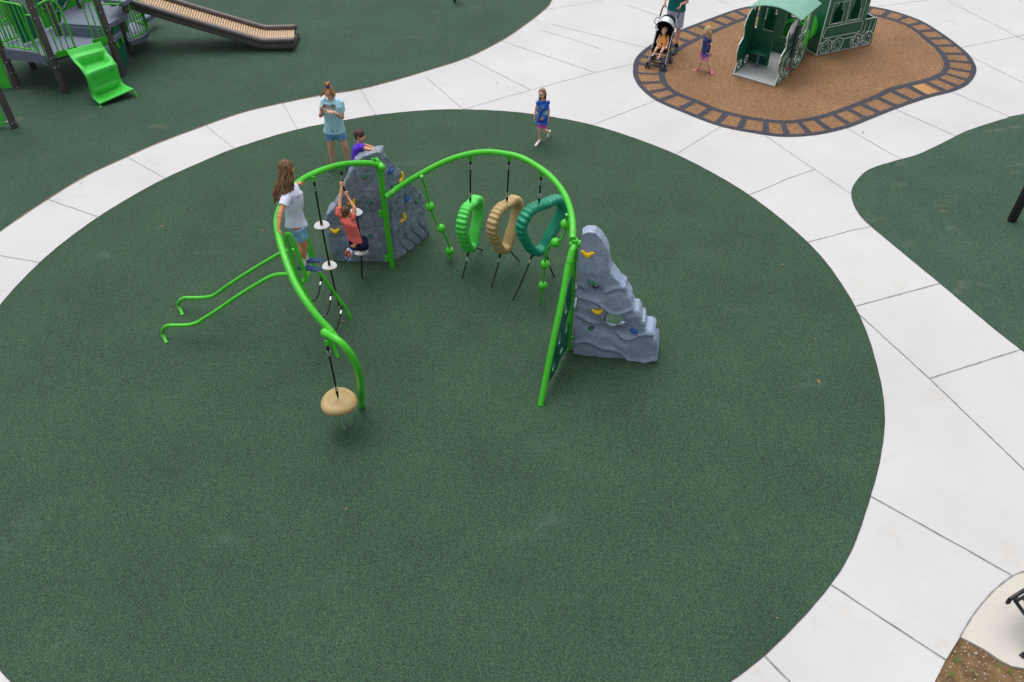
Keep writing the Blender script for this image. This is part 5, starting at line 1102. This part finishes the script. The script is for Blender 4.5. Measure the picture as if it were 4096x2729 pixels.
line_on(lm, cs([(710,955),(685,915),(740,740),(790,680),(1650,505),(1680,545),(1620,740),(1570,785)]), Qb, cd_, .007, .013, True, cw)
line_on(lm, cs([(830,610),(975,70),(1360,10),(1240,545)]), Qb, cd_, .007, .013, True, cw); line_on(lm, cs([(1262,530),(1400,-30),(1790,-90),(1640,460)]), Qb, cd_, .007, .013, True, cw)
line_on(lm, cs([(590,1080),(680,1060)]), Qb, cd_, .007, .013, False, cw); line_on(lm, cs([(880,1025),(960,1008)]), Qb, cd_, .007, .013, False, cw); line_on(lm, cs([(1165,965),(1400,912)]), Qb, cd_, .007, .013, False, cw); line_on(lm, cs([(1625,878),(1690,862)]), Qb, cd_, .007, .013, False, cw); line_on(lm, cs([(1890,820),(1945,805)]), Qb, cd_, .007, .013, False, cw)
line_on(lm, [(.004,.05),(.004,1.6)], Qb, cd_, .006, .010, False, cw); line_on(lm, cs([(1740,480),(2035,425)]), Qb, cd_, .008, .0, False, cw)
lm.build('engraved_lines', M_white, sp2)
studs('panel_bolt', M_steel, sp2, [Qb+cd_*cs([q])[0][0]+V3(0, 0, cs([q])[0][1])+cw*.014 for q in ((605,1310),(605,1190),(695,850),(785,495),(880,135),(1190,1005),(1355,970),(1215,1190),(1815,1065))], .010)
plate('side_panel', poly, hol[:2]+hol[5:], Qb-cw*CW, cd_, (0, 0, 1), .022, M_dkgreen, tr2, sides=M_white)
plate('end_wall', [(-CW+.012,.05),(-.012,.05),(-.012,topz),(-CW+.012,topz)], [circ(-CW/2,.55,.27), [(-.72,1.02),(-.36,1.02),(-.36,1.45),(-.72,1.45)]], Qb+cd_*.012, cw, (0, 0, 1), .02, M_dkgreen, tr2, sides=M_white)
plate('end_wall', [(-CW+.012,.05),(-.012,.05),(-.012,.60),(-CW+.012,.60)], [], Qb+cd_*(CL-.012), cw, (0, 0, 1), .02, M_dkgreen, tr2, sides=M_white)
plate('inner_wall', [(-CW+.012,.05),(-.012,.05),(-.012,1.2),(-CW+.012,1.2)], [[(-.75,.72),(-.66,.72),(-.66,1.1),(-.75,1.1)], [(-.55,.72),(-.46,.72),(-.46,1.1),(-.55,1.1)]], Qb+cd_*.95, cw, (0, 0, 1), .02, M_dkgreen, tr2, sides=M_white)
b = MB(); vs = []; 
for sdist in (-.12, 1.40):
    for zoff in (0, .018):
        for j in range(n+1): x = -.6+1.2*j/n; vs.append(Qb-cw*CW/2+cd_*sdist+cw*x+V3(0, 0, 1.86-.16*(x*x)/.36+zoff))
b.add(vs, fs); b.build('roof', M_roofg, tr2)
# tunnel tube between the two cars
ta = Pb-tw_*(WID-.60)+td*1.50+V3(0, 0, .52); tb = Qb-cw*CW*.5+cd_*.0+V3(0, 0, .56)
b = MB(); vs = []; n2 = 26; ax_ = nrm(tb-ta)
tt = [(0, .36), (.03, .36), (.03, .28), (.5, .29), (.97, .28), (.97, .36), (1, .36)]; X_ = nrm(np.cross(ax_, (0, 0, 1))); Z_ = np.cross(X_, ax_)
for s_, r in tt:
    for j in range(n2): a = 2*math.pi*j/n2; vs.append(ta+(tb-ta)*s_+X_*r*math.cos(a)+Z_*r*math.sin(a))
fs2 = [(i*n2+j, i*n2+(j+1) % n2, (i+1)*n2+(j+1) % n2, (i+1)*n2+j) for i in range(len(tt)-1) for j in range(n2)]; b.add(vs, fs2)
b.build('crawl_tunnel', M_green2, tr2)
b = MB(); tn = nrm(tw_*.75+td*.25); b.ell(Pc+td*.02+tw_*.03+V3(0, 0, .62)-tw_*.12, (.36, .09, .40), X=td*.9-tw_*.2, Y=tn, Z=(0, 0, 1), n=28); b.build('bubble_window', M_green2, tr2)
# ================================================================ play tower, slides, posts
tA_ = G(263, 372); tB_ = G(491, 303); tC_ = G(517, 208); tD_ = G(60, 510); tE_ = G(74, 350)
tw = thing('play_tower', 'lime green and dark brown play tower with blue-grey decks and railings', 'play structure', tA_)
def tpost(base, top, bot=0.0, clamps=()):
    b = MB(); b.tube([base*V3(1, 1, 0)+V3(0, 0, bot), base*V3(1, 1, 0)+V3(0, 0, top)], .068, 20)
    if bot > 0: b.ell(base*V3(1, 1, 0)+V3(0, 0, bot), (.068, .068, .05), n=20)
    o = b.build('post', M_brownpost, tw); b0 = base*V3(1, 1, 0)
    repeat('clamp_ring', M_brownpost, o, [b0+V3(0, 0, z) for z in clamps], lambda b, p: b.tube([p-V3(0, 0, .022), p+V3(0, 0, .022)], .078, 20))
    studs('clamp_bolt', M_steel, o, [b0+V3(.03, -.075, z) for z in clamps]+[b0+V3(.078, -.02, z) for z in clamps], .013)
tpost(tA_, 2.6, 0, (.58, .78, 1.59, 1.79)); tpost(tB_, 2.6, 0, (.77, 1.01, 1.39)); tpost(tC_, 1.1, 0, (.28, .85)); tpost(tD_, 2.6, 0, (.12, 1.3)); tpost(tE_, 1.9, 0, (.03, .34, .58))
pF = G(236, 141, .8); tpost(pF, 2.6, .8, (1.05, 1.45)); tpost(PY(508, 51, 17.7)*V3(1, 1, 0), 2.4, float(PY(508, 51, 17.7)[2])+.04, (float(PY(508, 34, 17.7)[2]),)); tpost(G(330, 40, 1.0), 2.8, 1.0, (1.2,)); tpost(G(150, 60, .8), 2.8, .8, (1.3,)); tpost(G(75, 130, .8), 2.8, 0, (1.2,)); tpost(V3(-8.75, 18.35, 0), 2.6, 0, (1.1,))
def slab(name, poly, z, th=.06, m=M_deck): return plate(name, poly, [], (0, 0, z-th/2), (1, 0, 0), (0, 1, 0), th, m, tw)
slab('deck', [(-9.34,15.98),(-8.38,16.80),(-8.30,17.2),(-9.0,17.9),(-10.1,18.1),(-11.0,17.4),(-10.9,16.35)], .80, .09)
slab('deck', [(-9.42,17.02),(-8.46,16.86),(-8.2,17.5),(-8.7,18.2),(-9.9,18.1)], 1.05, .09); plate('riser', [(0,.80),(.97,.80),(.97,1.0),(0,1.0)], [], (-9.42,17.0,0), (.986,-.165,0), (0,0,1), .02, M_deck, tw)
slab('deck', [(-8.55,17.35),(-8.05,17.2),(-7.95,17.75),(-8.5,18.0)], 1.42, .08)
bal = [G(u, v, .33) for u, v in [(513,166),(545,158),(576,145),(594,124),(590,108),(576,102),(550,92),(521,92),(505,125)]]
slab('balcony_deck', [(p[0], p[1]) for p in spline(bal, 3, True)], .33, .10)
slab('deck', [tuple(G(u, v, .33)[:2]) for u, v in [(535,88),(560,74),(600,44),(625,50),(600,66),(562,86)]], .33, .10)
b = MB(); rl = spline([G(u, v, .42) for u, v in [(522,153),(552,142),(576,130),(589,120),(591,106),(580,96)]], 5); b.tube(rl, .018, 10); top_ = [p+V3(-.02, 0, .82) for p in rl]; b.tube(top_, .018, 10)
for i in range(0, len(rl), 2): b.tube([rl[i], top_[i]], .0115, 8)
b.tube([G(540,70,.42), G(600,45,.42)], .02, 8); b.tube([G(540,85,.38), G(578,94,.38)], .02, 8)
b.build('railing', M_green, tw)
def railing(P, Q, z0, z1, n, loop=False, r=.0125, extra=None, name='railing'):
    b = MB(); d = Q-P
    if loop: b.tube(spline([P+V3(0, 0, z0), P+V3(0, 0, z1-.12), P+d*.06+V3(0, 0, z1-.02), P+d*.2+V3(0, 0, z1), P+d*.8+V3(0, 0, z1), P+d*.94+V3(0, 0, z1-.02), Q+V3(0, 0, z1-.12), Q+V3(0, 0, z0)], 4), .02, 10)
    else: b.tube([P+V3(0, 0, z1), Q+V3(0, 0, z1)], .02, 10)
    b.tube([P+V3(0, 0, z0+.03), Q+V3(0, 0, z0+.03)], .018, 10)
    for i in range(n+1):
        q = P+d*i/n; b.tube([q+V3(0, 0, z0), q+V3(0, 0, z1)], r, 8)
    return b.build(name, M_green, tw)
dAB = nrm(tB_-tA_); nAB = V3(dAB[1], -dAB[0], 0)
P0_ = tA_+dAB*.12+nAB*.03
b = MB(); b.tube(spline([P0_+V3(0, 0, 1.80), P0_+dAB*.14+V3(0, 0, 1.84), P0_+dAB*.26+V3(0, 0, 1.83), P0_+dAB*.34+V3(0, 0, 1.72), P0_+dAB*.37+V3(0, 0, 1.5), P0_+dAB*.37+V3(0, 0, .84)], 5), .019, 10)
for q in (.04, .14, .25): b.tube([P0_+dAB*q+V3(0, 0, .84), P0_+dAB*q+V3(0, 0, 1.80)], .0135, 8)
b.box(P0_+dAB*.19+V3(0, 0, .80), (.44, .016, .12), X=dAB, Y=nAB); b.build('gate_railing', M_green, tw)
b = MB()
for q, zt in ((.78, 2.5), (.90, 2.5), (1.0, 2.5), (1.09, 2.5)): b.tube([P0_+dAB*(q)+V3(0, 0, .86), P0_+dAB*(q)+V3(0, 0, zt)], .0145, 8)
b.box(P0_+dAB*.93+V3(0, 0, .84), (.40, .016, .11), X=dAB, Y=nAB); b.build('gate_railing', M_green, tw)
b = MB(); b.box(P0_+dAB*.56-nAB*.02+V3(0, 0, .76), (1.14, .03, .05), X=dAB, Y=nAB); b.build('deck_edge_bar', M_green, tw)
AE = (tA_, tE_); pe = lambda u, v: PL(u, v, *AE)
b = MB(); b.tube(spline([pe(-30,0), pe(0,5), pe(40,12), pe(64,17), pe(82,24), pe(92,45), pe(110,100), pe(135,165), pe(155,205), pe(165,228), pe(178,243), pe(192,246)], 5), .019, 10); b.tube([pe(-30,176), pe(0,180), pe(155,203)], .018, 8)
for (u0, v0, u1, v1) in [(64,17,140,196),(45,14,120,194),(25,10,98,190),(5,6,76,187),(-14,3,54,184),(-30,0,34,181),(-40,60,14,180),(98,58,120,62)]: b.tube([pe(u0, v0), pe(u1, v1)], .0135, 8)
b.tube([pe(100,60), pe(122,62), pe(190,243)], .016, 8); b.build('railing', M_green, tw)
railing(G(0,215,.8)+V3(-.3, .2, 0)-V3(0, 0, .8), G(78,160,.8)-V3(0, 0, .8), .84, 1.75, 9); railing(G(-20,120,.8)*V3(1, 1, 0), G(60,70,.8)*V3(1, 1, 0), .84, 1.9, 8)
sbp = [(float(np.linalg.norm(pe(u, v)[:2]-tA_[:2]))*(1 if u < 263 else -1), float(pe(u, v)[2])) for u, v in [(200,262),(160,212),(-60,184),(-60,222),(170,252)]]
plate('side_board', sbp, [], tA_+V3(0, -.02, 0), nrm(tE_-tA_), (0, 0, 1), .03, M_deck, tw)
# lime panel with dark round board
A3 = G(180,115,.85); B3 = G(322,57,.85); d3 = nrm(B3-A3); pnl = plate('back_panel', [(0,0),(1.25,0),(1.25,1.3),(0,1.3)], [], A3, d3, (0, 0, 1), .02, M_green2, tw)
n3 = V3(d3[1], -d3[0], 0); plate('round_board', circ(.42, .60, .40, 40), [], A3+n3*.02, d3, (0, 0, 1), .012, M_tealp, pnl)
b = MB(); line_on(b, circ(.42, .60, .37, 40), A3+n3*.02, d3, .005, .008, True, n3); line_on(b, [(.15,.25),(.25,.32),(.35,.24),(.45,.33),(.56,.27),(.66,.36)], A3+n3*.02, d3, .004, .008, False, n3); line_on(b, [(.22,.42),(.32,.48),(.44,.42),(.55,.50)], A3+n3*.02, d3, .004, .008, False, n3); b.build('board_outline', M_white, pnl)
text_mesh('YOU', .10, A3+n3*.03+d3*.42+V3(0, 0, .64), d3, (0, 0, 1), M_white, pnl)
# teal panels under and beside the decks
plate('under_panel', [(.0,.12),(.50,.20),(.62,.95),(.30,1.05),(.12,.80)], [], tB_+V3(.02, .03, 0), nrm(V3(-.05, 1, 0)), (0, 0, 1), .02, M_dkgreen, tw)
plate('side_panel', [(0,.85),(.42,.85),(.30,1.55),(.05,1.65)], [], G(95,185,.8)*V3(1, 1, 0), nrm(V3(.55, .8, 0)), (0, 0, 1), .02, M_tealp, tw)
pl5 = (tE_+V3(-.05, -.1, 0), tE_+V3(-1, .0, 0)); ls = [PL(u, v, *pl5) for u, v in [(0,225),(20,290),(50,352),(14,357),(-40,350),(-60,225)]]; dd5 = nrm(pl5[1]-pl5[0])
plate('low_panel', [(float((p-pl5[0])@dd5), max(.02, float(p[2]))) for p in ls], [], pl5[0], dd5, (0, 0, 1), .02, M_green2, tw)
pl6 = (tD_, tD_+V3(-1, -.05, 0)); ls = [PL(u, v, *pl6) for u, v in [(-40,380),(0,436),(27,496),(0,507),(-60,520)]]; dd6 = nrm(pl6[1]-pl6[0])
plate('low_panel', [(float((p-pl6[0])@dd6), max(.02, float(p[2]))) for p in ls], [], pl6[0], dd6, (0, 0, 1), .02, M_greenD, tw)
b = MB(); b.tube([tD_+V3(-.05, 0, .12), tD_+V3(-.26, -.01, .12)], .016, 8); b.build('panel_clamp', M_steel, tw)
repeat('bolt_plate', M_green, tw, [tB_+V3(.04, .06+s_*.9, .62) for s_ in (.10, .42)], lambda b, p: b.box(p, (.012, .07, .17), bev=.003))
repeat('deck_joist', M_blackp, tw, [V3(-9.1,16.6,.66), V3(-9.6,17.0,.66), V3(-10.2,17.2,.66)], lambda b, p: b.box(p, (.9, .10, .16), X=dAB, Y=nAB))
b = MB(); q = G(445, 16, 1.46); b.tube([q+V3(-.22, 0, 0), q+V3(.18, -.02, 0)], .016, 8); b.tube([q+V3(-.22, 0, 0), q+V3(-.24, 0, .5)], .016, 8); b.tube([q+V3(.0, 0, 0), q+V3(.0, 0, .5)], .014, 8); b.tube([q+V3(.18, 0, 0), q+V3(.18, 0, .5)], .016, 8); b.build('gate_railing', M_green, tw)
# moulded step climber
scn = thing('step_climber', 'lime green moulded plastic step climber leading up to the tower deck', 'climber', (G(401,429)+G(542,385))/2)
FLp = G(401, 429); FRp = G(542, 385); LT = P0_+dAB*.05; RT = P0_+dAB*.80
el_ = [(262,206),(290,246),(318,276),(340,308),(352,338),(360,372),(372,396),(398,422)]; er_ = [(401,168),(424,208),(448,236),(464,262),(473,292),(482,322),(500,344),(536,362)]
EL = [PL(u, v, LT, FLp+nAB*.001) for u, v in el_]; ER = [PL(u, v, RT, FRp) for u, v in er_]
def mono(E, a, b_):
    n_ = len(E); out = []
    for i, p in enumerate(E):
        s_ = i/(n_-1); out.append(p)
    return out
dn_ = nrm(nrm((FLp-LT)*V3(1, 1, 0))*.75+V3(0, 0, .75)); ELs = spline(EL, 10); ERs = spline(ER, 10); nu = len(ELs); nv = 25; vs = []
for i in range(nu):
    t_ = i/10.
    for j in range(nv):
        x = j/(nv-1); base = ELs[i]*(1-x)+ERs[i]*x; e_ = min(1, min(x, 1-x)*7)
        ph_ = (t_-.9)/2.05; fr_ = ph_-math.floor(ph_) if 0 <= ph_ < 3 else 0.0
        bowl = (math.sin(min(1, fr_*1.15)*math.pi) if fr_ > 0 else 0)*e_**.7
        inside = 1/(1+math.exp(-(e_*bowl-.5)*9)); z = -(.17, .15, .15, .13, .12, .08, .05, .04)[min(7, int(t_))]*inside*min(1, (1-abs(2*x-1))*2.2)+.035*math.exp(-(min(abs(ph_-round(ph_)), 1)/.10)**2)*e_ if -.2 < ph_ < 3.3 else 0
        z += .018*math.exp(-((x-.0)/.05)**2)+.018*math.exp(-((x-1)/.05)**2)
        vs.append(base+dn_*z)
b = MB(); b.add(vs, [(i*nv+j, i*nv+j+1, (i+1)*nv+j+1, (i+1)*nv+j) for i in range(nu-1) for j in range(nv-1)])
body_ = b.build('step_surface', M_greenD, scn); md = body_.modifiers.new('s', 'SOLIDIFY'); md.thickness = .035; md.offset = -1
for p in (EL[-1], ER[-1]):
    b = MB(); b.cap(p+V3(0, 0, -.02), V3(p[0]+.03, p[1]-.02, .01), .016, .024); b.build('foot', M_green, scn)
# roller slide
rs = thing('roller_slide', 'long brown roller slide with tan rollers coming down from the tower', 'slide', G(1163, 204))
Yn, Yf = 18.02, 18.74
nearp = [PY(500,-2,Yn), PY(518,5,Yn), PY(780,85,Yn), PY(990,147,Yn), PY(1030,158,Yn), PY(1055,163,Yn), PY(1100,163,Yn), PY(1171,161,Yn)]
def prof_z(x, P=nearp):
    xs = [p[0] for p in P]; return float(np.interp(x, xs, [p[2] for p in P]))
xs_ = [p[0] for p in nearp]; nearq = [V3(x, Yn, prof_z(x)) for x in xs_]; farq = [V3(x-.10, Yf, prof_z(x)-.0) for x in xs_]
for q in (nearq, farq):
    b = MB(); P = spline(q, 6); b.tube(P, .062, 18); b.ell(P[-1], .064); b.ell(P[0], .062); b.build('side_rail', M_brownpost, rs)
    y = q[0][1]; b = MB(); vs = []; fs = []
    sgn = -1 if y == Yn else 1
    for x, p in [(p[0], p) for p in P]:
        for dz in (.0, -.17): 
            for dy in (0, .014): vs.append(V3(x, y+sgn*(.035-dy), p[2]+dz))
    k = len(P)
    for i in range(k-1):
        a = 4*i; c2 = a+4; fs += [(a, c2, c2+2, a+2), (a+1, a+3, c2+3, c2+1), (a+2, c2+2, c2+3, a+3)]
    fs += [(0, 2, 3, 1), (4*k-4, 4*k-3, 4*k-1, 4*k-2)]
    b.add(vs, fs); sp_ = b.build('side_plate', M_brownpost, rs)
    if sgn < 0: studs('plate_bolt', M_steel, sp_, [V3(x, y+sgn*.037, prof_z(x)-.105) for x in [P[0][0]+.05+i*(P[-1][0]-P[0][0]-.08)/61 for i in range(62)]], .0085)
nr = 66; rx_ = [nearq[0][0]+.06+i*(nearq[-1][0]-nearq[0][0]-.08)/(nr-1) for i in range(nr)]
repeat('roller', M_roller, rs, [V3(x, Yn+.05, prof_z(x)-.06) for x in rx_], lambda b, p: b.tube([p, p+V3(-.10, Yf-Yn-.10, 0)], .0245, 10))
b = MB(); b.box(V3((nearq[0][0]+nearq[3][0])/2, 18.38, (prof_z(nearq[0][0])+prof_z(nearq[3][0]))/2-.15), (2.75, .60, .02), X=nrm(nearq[3]-nearq[0]), Y=(0, 1, 0)); b.build('slide_underpan', M_brownpost, rs)
b = MB()
for y in (Yn, Yf): b.tube([V3(nearq[-1][0]-.06, y, .10), V3(nearq[-1][0]-.06, y, 0)], .022, 8)
b.tube([V3(nearq[-1][0]-.02, Yn, .10), V3(nearq[-1][0]-.02, Yf, .10)], .016, 8); b.build('support_leg', M_blackp, rs)
# post at the right edge, panel foot at the top
pr_ = G(4046, 884); b = MB(); b.tube([pr_, pr_+V3(0, 0, 3.2)], .072, 22); o = b.build('support_post', M_blackpost, loc=pr_); tag(o, 'plain black steel post standing on the green rubber at the right edge', 'post')
fp = G(1820, 11); t = thing('activity_panel', 'dark green panel with white edges just entering at the top of the view', 'panel', fp)
b = MB(); b.box(fp+V3(0, 0, .60), (.10, .03, 1.2)); b.build('board', M_dkgreen, t); b = MB(); b.box(fp+V3(.055, 0, .60), (.012, .034, 1.2)); b.build('board_edge', M_white, t)
b = MB(); b.tube([fp+V3(.10, .02, 0), fp+V3(.10, .02, 1.3)], .03, 12); b.build('panel_post', mat('grey_metal_post', C(150, 156, 156), .5), t)
# ================================================================ bench at the lower right corner
T0 = G(4038, 2399, .64); T1_ = G(4110, 2352, .67); bd = nrm((T1_-T0)*V3(1, 1, 0)); bwd = V3(bd[1], -bd[0], 0)
ft = G(4094, 2622, 0)
bn_ = thing('bench', 'black cast metal bench arm and leg on the concrete pad at the lower right corner', 'bench', ft)
M_iron = mat('black_cast_iron', C(34, 38, 42), .4, .15, 30, bump=.15, bscale=80)
for k in (0, 1.5):
    o_f = bwd*k; b = MB()
    arm = spline([T0+V3(0, 0, 0)+o_f, T0+bd*.16+V3(0, 0, .015)+o_f, T0+bd*.34+V3(0, 0, .0)+o_f, T0+bd*.66+V3(0, 0, -.02)+o_f], 6); b.tube(arm, .020, 10, flat=1.3)
    b.tube(spline([T0+o_f, T0-bd*.008+V3(0, 0, -.035)+o_f, T0+bd*.012-V3(0, 0, .075)+o_f, T0+bd*.035-V3(0, 0, .07)+o_f], 5), .017, 10); b.ell(T0+bd*.028-V3(0, 0, .066)+o_f, (.02, .02, .02))
    fo = ft+o_f; b.tube(spline([T0+bd*.06+o_f-V3(0, 0, .005), T0+bd*.14+o_f-V3(0, 0, .07), T0+bd*.21+o_f-V3(0, 0, .2), fo+bd*.10+V3(0, 0, .25), fo+bd*.03+V3(0, 0, .10), fo+V3(0, 0, .02)], 6), .019, 10)
    b.tube(spline([T0+bd*.68+o_f+V3(0, 0, .25), T0+bd*.66+o_f-V3(0, 0, .02), T0+bd*.60+o_f-V3(0, 0, .22), T0+bd*.64+o_f-V3(0, 0, .45), T0+bd*.70+o_f-V3(0, 0, .64)], 6), .019, 10)
    b.box(fo+V3(0, 0, .012), (.05, .09, .02), X=bwd, Y=bd, bev=.004); b.box(T0+bd*.70+o_f-V3(0, 0, .625), (.05, .09, .02), X=bwd, Y=bd, bev=.004)
    b.tube([T0+bd*.21+o_f-V3(0, 0, .22), T0+bd*.61+o_f-V3(0, 0, .24)], .017, 8); b.build('end_frame', M_iron, bn_)
b = MB(); b.ell(T0-bd*.012+bwd*-.004-V3(0, 0, .045), (.012, .012, .012)); b.build('bolt', M_steel, bn_)
for i in range(7):
    b = MB(); b.box(T0+bd*(.32+.045*i)+bwd*.75-V3(0, 0, .215), (1.5, .035, .015), X=bwd, Y=bd, bev=.003); b.build('seat_slat', M_iron, bn_)
for i in range(5):
    b = MB(); b.box(T0+bd*.66+bwd*.75+V3(0, 0, -.12+.075*i), (1.5, .015, .04), X=bwd, Y=bd, bev=.003); b.build('back_slat', M_iron, bn_)
